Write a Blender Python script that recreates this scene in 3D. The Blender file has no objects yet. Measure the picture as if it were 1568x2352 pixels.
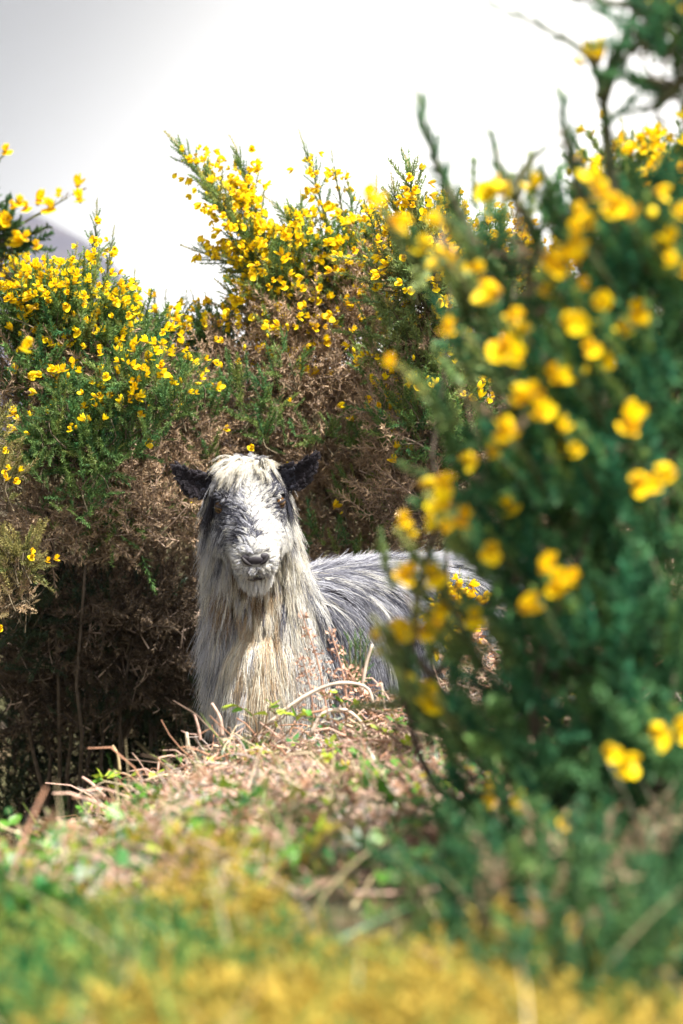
import bpy, math, random
import numpy as np
from mathutils import Vector, Matrix, kdtree
from mathutils.bvhtree import BVHTree

random.seed(5)
rng = np.random.default_rng(11)
sc = bpy.context.scene
COL = sc.collection

# ------------------------------------------------------------------ camera, light, exposure
CZ = 0.85                      # camera height above the hollow the animal stands in
TH, TV = 0.15773, 0.2366       # half widths of the view at distance 1
cam = bpy.data.cameras.new('camera')
camo = bpy.data.objects.new('camera', cam)
COL.objects.link(camo)
camo.location = (0, 0, CZ)
camo.rotation_euler = (math.radians(90), 0, 0)
cam.sensor_fit = 'VERTICAL'
cam.sensor_height = 36
cam.sensor_width = 24
cam.lens = 18 / TV
cam.clip_start = 0.05
cam.clip_end = 9000
cam.dof.use_dof = True
cam.dof.focus_distance = 4.62
cam.dof.aperture_fstop = 3.5
sc.camera = camo

SUN = Vector((0.34, -0.34, 0.88)).normalized()
world = bpy.data.worlds.new('World')
sc.world = world
world.use_nodes = True
wn, wl = world.node_tree.nodes, world.node_tree.links
wn.clear()
w_out = wn.new('ShaderNodeOutputWorld')
w_bg = wn.new('ShaderNodeBackground')
w_bg.inputs['Strength'].default_value = 0.10
w_sky = wn.new('ShaderNodeTexSky')
w_sky.sky_type = 'NISHITA'
w_sky.sun_disc = False
w_sky.sun_elevation = math.asin(SUN.z)
w_sky.sun_rotation = math.atan2(SUN.x, SUN.y)
w_sky.dust_density = 3.0
w_sky.air_density = 1.0
# thin bright high overcast, greyer up and left, raised behind the camera as added fill
w_tc = wn.new('ShaderNodeTexCoord')
w_noise = wn.new('ShaderNodeTexNoise')
w_noise.inputs['Scale'].default_value = 1.6
w_noise.inputs['Detail'].default_value = 5
w_noise.inputs['Roughness'].default_value = 0.55
wl.new(w_tc.outputs['Generated'], w_noise.inputs['Vector'])
w_cloud = wn.new('ShaderNodeMapRange')
w_cloud.inputs['From Min'].default_value = 0.25
w_cloud.inputs['From Max'].default_value = 0.75
w_cloud.inputs['To Min'].default_value = 0.92
w_cloud.inputs['To Max'].default_value = 1.06
wl.new(w_noise.outputs['Fac'], w_cloud.inputs['Value'])
w_dot = wn.new('ShaderNodeVectorMath')
w_dot.operation = 'DOT_PRODUCT'
w_dot.inputs[1].default_value = (1.0, -0.25, -0.9)
w_nv = wn.new('ShaderNodeVectorMath')
w_nv.operation = 'NORMALIZE'
wl.new(w_tc.outputs['Generated'], w_nv.inputs[0])
wl.new(w_nv.outputs['Vector'], w_dot.inputs[0])
w_gr = wn.new('ShaderNodeMapRange')
w_gr.interpolation_type = 'SMOOTHSTEP'
w_gr.inputs['From Min'].default_value = -0.62
w_gr.inputs['From Max'].default_value = -0.25
w_gr.inputs['To Min'].default_value = 2.0
w_gr.inputs['To Max'].default_value = 9.5
wl.new(w_dot.outputs['Value'], w_gr.inputs['Value'])
w_mul = wn.new('ShaderNodeMath')
w_mul.operation = 'MULTIPLY'
wl.new(w_cloud.outputs['Result'], w_mul.inputs[0])
wl.new(w_gr.outputs['Result'], w_mul.inputs[1])
w_mix = wn.new('ShaderNodeMix')
w_mix.data_type = 'RGBA'
w_mix.inputs['Factor'].default_value = 0.95
wl.new(w_sky.outputs['Color'], w_mix.inputs['A'])
w_tint = wn.new('ShaderNodeVectorMath')
w_tint.operation = 'SCALE'
w_tint.inputs[0].default_value = (1.04, 1.0, 0.93)
wl.new(w_mul.outputs['Value'], w_tint.inputs['Scale'])
wl.new(w_tint.outputs['Vector'], w_mix.inputs['B'])
wl.new(w_mix.outputs['Result'], w_bg.inputs['Color'])
wl.new(w_bg.outputs['Background'], w_out.inputs['Surface'])

sun = bpy.data.lights.new('sun', 'SUN')
sun.energy = 5.0
sun.angle = math.radians(1.0)
sun.color = (1.0, 0.95, 0.86)
suno = bpy.data.objects.new('sun', sun)
COL.objects.link(suno)
suno.rotation_euler = (-SUN).to_track_quat('-Z', 'Y').to_euler()
suno.location = SUN * 60

sc.view_settings.view_transform = 'Standard'
sc.view_settings.look = 'None'
sc.view_settings.gamma = 1
sc.view_settings.use_curve_mapping = False
sc.view_settings.exposure = 1.36
sc.cycles.max_bounces = 6
sc.cycles.diffuse_bounces = 3
sc.cycles.glossy_bounces = 2
sc.cycles.transmission_bounces = 3
sc.cycles.transparent_max_bounces = 4
sc.cycles.volume_bounces = 0
sc.cycles.caustics_reflective = False
sc.cycles.caustics_refractive = False


# ------------------------------------------------------------------ helpers
def at(px, py, d):
    """world point at distance d that the photograph (1568 wide) shows at px, py"""
    return np.array([(px - 784) / 784 * TH * d, d, CZ + (1176 - py) / 1176 * TV * d])


def nrm(v):
    v = np.asarray(v, float)
    return v / np.maximum(np.linalg.norm(v, axis=-1, keepdims=True), 1e-9)


def tag(o, label=None, cat=None, group=None, kind=None):
    if label: o['label'] = label
    if cat: o['category'] = cat
    if group: o['group'] = group
    if kind: o['kind'] = kind
    return o


def empty(name, loc, label, cat, group=None):
    o = bpy.data.objects.new(name, None)
    o.empty_display_size = 0.05
    COL.objects.link(o)
    o.location = Vector(loc)
    return tag(o, label, cat, group)


def link(name, me, parent=None):
    """link a mesh whose vertices are in world space; parent without moving it"""
    o = bpy.data.objects.new(name, me)
    COL.objects.link(o)
    if parent is not None:
        o.parent = parent
        o.matrix_parent_inverse = parent_inv(parent)
    return o


def parent_inv(p):
    m = Matrix.Identity(4)
    chain = []
    while p is not None:
        chain.append(p)
        p = p.parent
    for q in reversed(chain):
        m = m @ q.matrix_parent_inverse @ q.matrix_basis
    return m.inverted()


def mesh_np(name, V, faces, mat, col=None, smooth=False):
    """faces: list of (m,k) int arrays"""
    me = bpy.data.meshes.new(name)
    V = np.ascontiguousarray(V, np.float32)
    me.vertices.add(len(V))
    me.vertices.foreach_set('co', V.ravel())
    faces = [np.asarray(f, np.int32) for f in faces if len(f)]
    nl = sum(f.size for f in faces)
    npoly = sum(len(f) for f in faces)
    me.loops.add(nl)
    me.polygons.add(npoly)
    me.loops.foreach_set('vertex_index', np.concatenate([f.ravel() for f in faces]).astype(np.int32))
    tot = np.concatenate([np.full(len(f), f.shape[1], np.int32) for f in faces])
    start = np.concatenate([[0], np.cumsum(tot)[:-1]]).astype(np.int32)
    me.polygons.foreach_set('loop_start', start)
    if smooth:
        me.polygons.foreach_set('use_smooth', np.ones(npoly, bool))
    me.update(calc_edges=True)
    if col is not None:
        a = me.color_attributes.new('col', 'FLOAT_COLOR', 'POINT')
        c = np.ones((len(V), 4), np.float32)
        c[:, :3] = col
        a.data.foreach_set('color', c.ravel())
    if mat: me.materials.append(mat)
    return me


class Acc:
    """collects triangles and quads with colours"""
    def __init__(s):
        s.V, s.T, s.Q, s.C, s.n = [], [], [], [], 0

    def add(s, V, T=None, Q=None, col=(1, 1, 1)):
        V = np.asarray(V, np.float32)
        s.V.append(V)
        c = np.asarray(col, np.float32)
        s.C.append(np.broadcast_to(c, (len(V), 3)) if c.ndim == 1 else c)
        if T is not None and len(T): s.T.append(np.asarray(T, np.int32) + s.n)
        if Q is not None and len(Q): s.Q.append(np.asarray(Q, np.int32) + s.n)
        s.n += len(V)

    def mesh(s, name, mat, smooth=False):
        f = []
        if s.T: f.append(np.concatenate(s.T))
        if s.Q: f.append(np.concatenate(s.Q))
        return mesh_np(name, np.concatenate(s.V), f, mat, np.concatenate(s.C), smooth)


def bez(pts, n):
    """smooth curve through control points (Catmull-Rom), n samples"""
    P = np.asarray(pts, float)
    if len(P) == 2:
        t = np.linspace(0, 1, n)[:, None]
        return P[0] * (1 - t) + P[1] * t
    P = np.vstack([2 * P[0] - P[1], P, 2 * P[-1] - P[-2]])
    m = len(P) - 3
    u = np.linspace(0, m - 1e-6, n)
    i = u.astype(int)
    t = (u - i)[:, None]
    a, b, c, d = P[i], P[i + 1], P[i + 2], P[i + 3]
    return 0.5 * (2 * b + (c - a) * t + (2 * a - 5 * b + 4 * c - d) * t**2 + (3 * b - a - 3 * c + d) * t**3)


def tube(path, radii, k=5, cap=True):
    """V, T, Q of a tube round a path"""
    P = np.asarray(path, float)
    n = len(P)
    R = np.broadcast_to(np.asarray(radii, float), (n,)) if np.ndim(radii) else np.full(n, float(radii))
    D = nrm(np.gradient(P, axis=0))
    ref = np.array([0.31, 0.2, 0.93])
    A = nrm(np.cross(D, ref))
    B = np.cross(D, A)
    a = np.arange(k) / k * 2 * math.pi
    ring = A[:, None, :] * np.cos(a)[None, :, None] + B[:, None, :] * np.sin(a)[None, :, None]
    V = (P[:, None, :] + ring * R[:, None, None]).reshape(-1, 3)
    i, j = np.meshgrid(np.arange(n - 1), np.arange(k), indexing='ij')
    j2 = (j + 1) % k
    Q = np.stack([i * k + j, i * k + j2, (i + 1) * k + j2, (i + 1) * k + j], -1).reshape(-1, 4)
    T = None
    if cap:
        V = np.vstack([V, P[0], P[-1]])
        jj = np.arange(k)
        T = np.vstack([np.stack([np.full(k, n * k), (jj + 1) % k, jj], -1),
                       np.stack([np.full(k, n * k + 1), (n - 1) * k + jj, (n - 1) * k + (jj + 1) % k], -1)])
    return V, T, Q


def frames(D, roll):
    """rotation matrices taking +Z to D with a roll, vectorised"""
    D = nrm(D)
    ref = np.where(np.abs(D[:, 2:3]) > 0.95, np.array([[1., 0, 0]]), np.array([[0, 0, 1.]]))
    A = nrm(np.cross(ref, D))
    B = np.cross(D, A)
    c, s = np.cos(roll)[:, None], np.sin(roll)[:, None]
    A2, B2 = A * c + B * s, B * c - A * s
    return np.stack([A2, B2, D], -1)


def stamp(acc, temps, P, D, S, C, roll=None):
    """stamp templates (V, T, shade) at points P along D with scale S and colours C"""
    n = len(P)
    if n == 0: return
    which = rng.integers(0, len(temps), n)
    roll = rng.uniform(0, 6.28, n) if roll is None else roll
    M = frames(np.asarray(D, float), roll)
    for k, (V, T, sh) in enumerate(temps):
        idx = np.where(which == k)[0]
        if not len(idx): continue
        W = np.einsum('nij,vj->nvi', M[idx], V) * np.asarray(S)[idx][:, None, None] + P[idx][:, None, :]
        C2 = C[idx][:, None, :] * sh[None, :, :]
        F = T[None] + (np.arange(len(idx)) * len(V))[:, None, None]
        acc.add(W.reshape(-1, 3), T=F.reshape(-1, 3), col=C2.reshape(-1, 3))


# ------------------------------------------------------------------ materials
def plant_mat(name, rough=0.55, transl=0.25, noise_amt=0.25, noise_scale=30, spec=0.3, tint=(1, 1, 1), obj_var=0.0):
    m = bpy.data.materials.new(name)
    m.use_nodes = True
    n, l = m.node_tree.nodes, m.node_tree.links
    n.clear()
    out = n.new('ShaderNodeOutputMaterial')
    p = n.new('ShaderNodeBsdfPrincipled')
    p.inputs['Roughness'].default_value = rough
    p.inputs['Specular IOR Level'].default_value = spec
    at_ = n.new('ShaderNodeAttribute')
    at_.attribute_name = 'col'
    tc = n.new('ShaderNodeTexCoord')
    nz = n.new('ShaderNodeTexNoise')
    nz.inputs['Scale'].default_value = noise_scale
    nz.inputs['Detail'].default_value = 3
    l.new(tc.outputs['Object'], nz.inputs['Vector'])
    mr = n.new('ShaderNodeMapRange')
    mr.inputs['From Min'].default_value = 0.3
    mr.inputs['From Max'].default_value = 0.7
    mr.inputs['To Min'].default_value = 1 - noise_amt
    mr.inputs['To Max'].default_value = 1 + noise_amt
    l.new(nz.outputs['Fac'], mr.inputs['Value'])
    hs = n.new('ShaderNodeHueSaturation')
    l.new(at_.outputs['Color'], hs.inputs['Color'])
    l.new(mr.outputs['Result'], hs.inputs['Value'])
    if obj_var:
        oi = n.new('ShaderNodeObjectInfo')
        mh = n.new('ShaderNodeMapRange')
        mh.inputs['To Min'].default_value = 0.5 - obj_var
        mh.inputs['To Max'].default_value = 0.5 + obj_var
        l.new(oi.outputs['Random'], mh.inputs['Value'])
        l.new(mh.outputs['Result'], hs.inputs['Hue'])
    l.new(hs.outputs['Color'], p.inputs['Base Color'])
    if transl > 0:
        t = n.new('ShaderNodeBsdfTranslucent')
        l.new(hs.outputs['Color'], t.inputs['Color'])
        mx = n.new('ShaderNodeMixShader')
        mx.inputs[0].default_value = transl
        l.new(p.outputs[0], mx.inputs[1])
        l.new(t.outputs[0], mx.inputs[2])
        l.new(mx.outputs[0], out.inputs['Surface'])
    else:
        l.new(p.outputs[0], out.inputs['Surface'])
    return m


M_green = plant_mat('gorse_spines', 0.5, 0.36, 0.3, 25)
M_dead = plant_mat('dead_spines', 0.75, 0.12, 0.3, 25, 0.15)
M_bark = plant_mat('gorse_bark', 0.8, 0.0, 0.35, 60, 0.2)
M_flower = plant_mat('gorse_petals', 0.5, 0.30, 0.08, 40, 0.2, obj_var=0.010)
M_leaf = plant_mat('ground_leaves', 0.35, 0.25, 0.25, 40, 0.5)
M_litter = plant_mat('dead_stalks', 0.7, 0.10, 0.3, 60, 0.25)
M_moss = plant_mat('moss', 0.7, 0.3, 0.25, 20, 0.15)
M_skin = plant_mat('goat_skin', 0.6, 0.0, 0.15, 80, 0.25)
M_fur = plant_mat('goat_fur', 0.55, 0.15, 0.0, 80, 0.3)
M_nose = plant_mat('goat_nose', 0.62, 0.0, 0.2, 160, 0.5)
M_eye = plant_mat('goat_eye', 0.08, 0.0, 0.15, 90, 0.6)


def ground_material():
    m = bpy.data.materials.new('bank_soil')
    m.use_nodes = True
    n, l = m.node_tree.nodes, m.node_tree.links
    p = n['Principled BSDF']
    p.inputs['Roughness'].default_value = 0.9
    tc = n.new('ShaderNodeTexCoord')
    a = n.new('ShaderNodeTexNoise'); a.inputs['Scale'].default_value = 9; a.inputs['Detail'].default_value = 8
    b = n.new('ShaderNodeTexNoise'); b.inputs['Scale'].default_value = 120; b.inputs['Detail'].default_value = 4
    l.new(tc.outputs['Object'], a.inputs['Vector'])
    l.new(tc.outputs['Object'], b.inputs['Vector'])
    r = n.new('ShaderNodeValToRGB')
    r.color_ramp.elements[0].position = 0.35
    r.color_ramp.elements[0].color = (0.035, 0.025, 0.016, 1)
    r.color_ramp.elements[1].position = 0.7
    r.color_ramp.elements[1].color = (0.13, 0.085, 0.05, 1)
    e = r.color_ramp.elements.new(0.52)
    e.color = (0.06, 0.06, 0.022, 1)
    l.new(a.outputs['Fac'], r.inputs['Fac'])
    l.new(r.outputs['Color'], p.inputs['Base Color'])
    bp = n.new('ShaderNodeBump'); bp.inputs['Strength'].default_value = 0.6; bp.inputs['Distance'].default_value = 0.02
    l.new(b.outputs['Fac'], bp.inputs['Height'])
    l.new(bp.outputs['Normal'], p.inputs['Normal'])
    return m


# ------------------------------------------------------------------ ground
def sm(t):
    t = np.clip(t, 0, 1)
    return t * t * (3 - 2 * t)


CREST_X = np.array([-1.6, -0.75, -0.60, -0.50, -0.42, -0.30, -0.20, 0.0, 0.12, 0.22, 0.34, 0.5, 0.75, 1.2, 2.0])
CREST_Z = np.array([-.95, -.83, -.79, -.72, -.60, -.52, -.465, -.42, -.405, -.37, -.27, -.20, -.15, -.05, .1])
NEAR_X = np.array([-1.6, -.3, 0.0, 0.3, 1.2])
NEAR_Z = np.array([-.42, -.412, -.40, -.395, -.36])


def vnoise(x, y, f, seed=0):
    r = np.random.default_rng(seed)
    out = np.zeros_like(x)
    for k in range(7):
        a = r.uniform(0, 6.28)
        ff = f * r.uniform(0.6, 1.6)
        out += np.sin((x * math.cos(a) + y * math.sin(a)) * ff + r.uniform(0, 6.28))
    return out / 7


def ground_z(x, y):
    x = np.asarray(x, float); y = np.asarray(y, float)
    yc = 4.05 + 0.08 * np.sin(x * 5) + 0.25 * sm((x - 0.15) / 0.5)
    zc = np.interp(x, CREST_X, CREST_Z)
    zn = np.interp(x, NEAR_X, NEAR_Z)
    dz = np.clip(zc + .42, -.42, .3)
    front = zn.copy()
    yk = [1.7, 2.2, 2.7, 3.3, 3.7]
    zk = [zn, -.410 + .06 * dz, -.432 + .22 * dz, -.450 + .48 * dz, -.444 + .76 * dz, zc]
    for i in range(5):
        ya, yb = yk[i], (yk[i + 1] if i < 4 else yc)
        front = np.where(y >= ya, zk[i] + (zk[i + 1] - zk[i]) * np.clip((y - ya) / (yb - ya), 0, 1), front)
    # the near side falls away towards the camera
    front = front - 0.45 * sm((1.35 - y) / 1.3)
    hollow = np.where(x < -0.32, -1.15, -0.86) + 0.1 * sm((y - 5.0) / 0.8)
    drop = sm((y - yc) / 0.32)
    z = front * (1 - drop) + hollow * drop
    # heath slope rising behind the thicket
    z = z + 1.28 * sm((y - 6.25) / 1.4)
    far = sm((np.hypot(x, y - 4) - 8) / 12)
    z = z * (1 - far) + (-0.9) * far
    bump = 0.022 * vnoise(x, y, 9, 1) + 0.012 * vnoise(x, y, 25, 2) + 0.006 * vnoise(x, y, 60, 3)
    near_moss = sm((2.6 - y) / 0.6)
    bump = bump * (1 - .35 * near_moss)
    return CZ + z + bump * (1 - far)


def spaced(lo, mid0, mid1, hi, step, nfar):
    core = np.arange(mid0, mid1 + 1e-6, step)
    g1 = mid0 - np.geomspace(step, mid0 - lo, nfar)[::-1] if lo < mid0 else []
    g2 = mid1 + np.geomspace(step, hi - mid1, nfar)
    return np.concatenate([g1, core, g2])


gx = spaced(-3000, -1.4, 1.4, 3000, 0.03, 34)
gy = spaced(-800, 1.0, 5.6, 3000, 0.03, 36)
GX, GY = np.meshgrid(gx, gy, indexing='xy')
GZ = ground_z(GX, GY)
nx, ny = len(gx), len(gy)
I, J = np.meshgrid(np.arange(ny - 1), np.arange(nx - 1), indexing='ij')
GQ = np.stack([I * nx + J, I * nx + J + 1, (I + 1) * nx + J + 1, (I + 1) * nx + J], -1).reshape(-1, 4)
gme = mesh_np('ground', np.stack([GX, GY, GZ], -1).reshape(-1, 3), [GQ], ground_material(), None, True)
tag(link('ground', gme), 'grassy bank sloping across the front with a dark hollow behind it', kind='structure')


# ------------------------------------------------------------------ mountain
def mountain():
    # dome-shaped hill far off on the left; its right slope shows between the bushes
    n, m = 90, 50
    D0 = 620.0
    u = np.linspace(-1, 1, n)
    v = np.linspace(0, 1, m)
    U, Vv = np.meshgrid(u, v, indexing='xy')
    cx = (-40 - 784) / 784 * TH * D0
    X = cx + U * 150
    Y = D0 - 60 + Vv * 260
    prof = np.interp(np.abs(U), [0, .12, .18, .28, .35, .5, .7, 1.0], [100, 91, 84, 69, 60, 42, 22, -3])
    depth = np.interp(Vv, [0, .3, .55, 1.0], [0.0, 0.8, 1.0, 0.0])
    Z = prof * depth + 5 * vnoise(X, Y, .05, 5) * depth + 2 * vnoise(X, Y, .17, 6) * depth - 2
    I, J = np.meshgrid(np.arange(m - 1), np.arange(n - 1), indexing='ij')
    Q = np.stack([I * n + J, I * n + J + 1, (I + 1) * n + J + 1, (I + 1) * n + J], -1).reshape(-1, 4)
    mt = bpy.data.materials.new('heather_hill')
    mt.use_nodes = True
    nn, l = mt.node_tree.nodes, mt.node_tree.links
    p = nn['Principled BSDF']
    p.inputs['Roughness'].default_value = 0.95
    tc = nn.new('ShaderNodeTexCoord')
    a = nn.new('ShaderNodeTexNoise'); a.inputs['Scale'].default_value = 0.05; a.inputs['Detail'].default_value = 9
    l.new(tc.outputs['Object'], a.inputs['Vector'])
    r = nn.new('ShaderNodeValToRGB')
    r.color_ramp.elements[0].position = 0.35
    r.color_ramp.elements[0].color = (0.030, 0.029, 0.045, 1)
    r.color_ramp.elements[1].position = 0.68
    r.color_ramp.elements[1].color = (0.060, 0.050, 0.058, 1)
    l.new(a.outputs['Fac'], r.inputs['Fac'])
    l.new(r.outputs['Color'], p.inputs['Base Color'])
    me = mesh_np('mountain', np.stack([X, Y, Z], -1).reshape(-1, 3), [Q], mt, None, True)
    tag(link('mountain', me), 'hazy blue grey mountain slope far beyond the gorse', kind='structure')


mountain()


# ------------------------------------------------------------------ gorse
def sprig_template(seed, nsp=46, ls=0.13, second=True, wide=1.0):
    """a spiny shoot of unit length along +Z: stem plus tapering spines with side spines"""
    r = np.random.default_rng(seed)
    V, T, S = [], [], []
    n = 0
    bend = r.normal(0, .06, 2)
    def axis(t): return np.array([bend[0] * t * t, bend[1] * t * t, t])
    # stem, three sided
    ts = np.linspace(0, 1, 5)
    for i, t in enumerate(ts):
        rad = 0.022 * (1 - .7 * t) * wide
        for k in range(3):
            a = k * 2.094
            V.append(axis(t) + rad * np.array([math.cos(a), math.sin(a), 0]))
            S.append([.85, .8, .75])
    for i in range(4):
        for k in range(3):
            a, b = i * 3 + k, i * 3 + (k + 1) % 3
            T += [[a, b, b + 3], [a, b + 3, a + 3]]
    n = len(V)
    def spine(p, d, L, w, sh):
        nonlocal n
        d = d / np.linalg.norm(d)
        q = np.cross(d, r.normal(0, 1, 3)); q /= max(np.linalg.norm(q), 1e-6)
        V.extend([p - q * w, p + q * w, p + d * L]); S.extend([sh[0], sh[0], sh[1]])
        T.append([n, n + 1, n + 2]); n += 3
    g = 0
    for i in range(nsp):
        t = 0.03 + 0.97 * (i + r.uniform(0, 1)) / nsp
        g += 2.4
        el = math.radians(r.uniform(40, 75)) * (1 - .4 * t)
        d = np.array([math.cos(g) * math.sin(el), math.sin(g) * math.sin(el), math.cos(el)])
        L = ls * r.uniform(.7, 1.3) * (1.15 - .6 * t)
        p = axis(t)
        b = r.uniform(.75, 1.15)
        sh = (np.array([.8, .85, .8]) * b, np.array([1.75, 1.55, 1.1]) * b)
        spine(p, d, L, 0.019 * wide, sh)
        if second:
            for k in range(1):
                d2 = nrm(d + r.normal(0, .55, 3))
                spine(p + d * L * r.uniform(.2, .6), d2, L * r.uniform(.45, .8), 0.016 * wide, sh)
    return np.array(V), np.array(T), np.array(S)


SPR = [sprig_template(s, nsp=40, ls=.20, wide=1.15) for s in range(8)]
SPR_NEAR = [sprig_template(20 + s, nsp=40, ls=0.22, wide=2.1) for s in range(6)]
SPR_DEAD = [sprig_template(40 + s, nsp=24, ls=0.23, wide=0.95) for s in range(8)]


def flower_mesh(name, seed, openness):
    """a pea flower: upright standard, two wings, keel and calyx; axis +Z, about 1 unit = 2 cm"""
    r = np.random.default_rng(seed)
    a = Acc()
    yel = np.array([0.96, 0.76, 0.012]); org = np.array([0.92, 0.58, 0.008])
    def petal(base, tip, up, w, cup, nu=4, nv=5, c0=org, c1=yel):
        base, tip, up = map(lambda q: np.array(q, float), (base, tip, up))
        d = tip - base
        side = nrm(np.cross(d, up)); upn = nrm(np.cross(side, d))
        V, C = [], []
        for i in range(nv):
            t = i / (nv - 1)
            wid = w * (math.sin(math.pi * min(1, .16 + .80 * t)) ** .7)
            for j in range(nu):
                s = j / (nu - 1) * 2 - 1
                V.append(base + d * t + side * s * wid + upn * (cup * (1 - s * s) * math.sin(math.pi * t * .8 + .3)))
                C.append(c0 * (1 - t) + c1 * t)
        Q = [[i * nu + j, i * nu + j + 1, (i + 1) * nu + j + 1, (i + 1) * nu + j] for i in range(nv - 1) for j in range(nu - 1)]
        a.add(V, Q=Q, col=np.array(C))
    if openness > 0:
        o = openness
        petal((0, .05, .15), (0, .30 + .42 * o, .95 - .15 * o), (0, -1, .3), .44, -.13)
        petal((-.06, -.02, .15), (-.20, -.10, .95), (-1, .4, 0), .22, .12)
        petal((.06, -.02, .15), (.20, -.10, .95), (1, .4, 0), .22, .12)
        petal((0, -.06, .12), (0, -.22, .88), (0, -1, 0), .18, .16)
    else:
        V, T, Q = tube([(0, 0, .1), (0, .03, .3), (0, .05, .6), (0, .03, .9)], [.1, .2, .21, .03], 6)
        a.add(V, T, Q, yel * .95)
    V, T, Q = tube([(0, 0, -.12), (0, 0, .08), (0, .01, .26), (0, .02, .42)], [.05, .17, .2, .13], 6)
    a.add(V, T, Q, (0.55, 0.36, 0.05))
    return a.mesh(name, M_flower, True)


FLOWERS = [flower_mesh('flower', 1, 1.0), flower_mesh('flower', 2, .75), flower_mesh('flower', 3, .35), flower_mesh('flower', 4, 0)]

GREEN = np.array([0.135, 0.245, 0.080])
TEAL = np.array([0.045, 0.185, 0.095])
LIME = np.array([0.32, 0.34, 0.10])
BROWN = np.array([0.29, 0.215, 0.175])
TAN = np.array([0.58, 0.44, 0.36])
DARKB = np.array([0.13, 0.10, 0.085])


def noise3(P, f, seed):
    r = np.random.default_rng(seed)
    out = np.zeros(len(P))
    for k in range(8):
        w = r.normal(0, 1, 3); w /= np.linalg.norm(w)
        out += np.sin(P @ w * f * r.uniform(.6, 1.6) + r.uniform(0, 6.28))
    return out / 4


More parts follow.
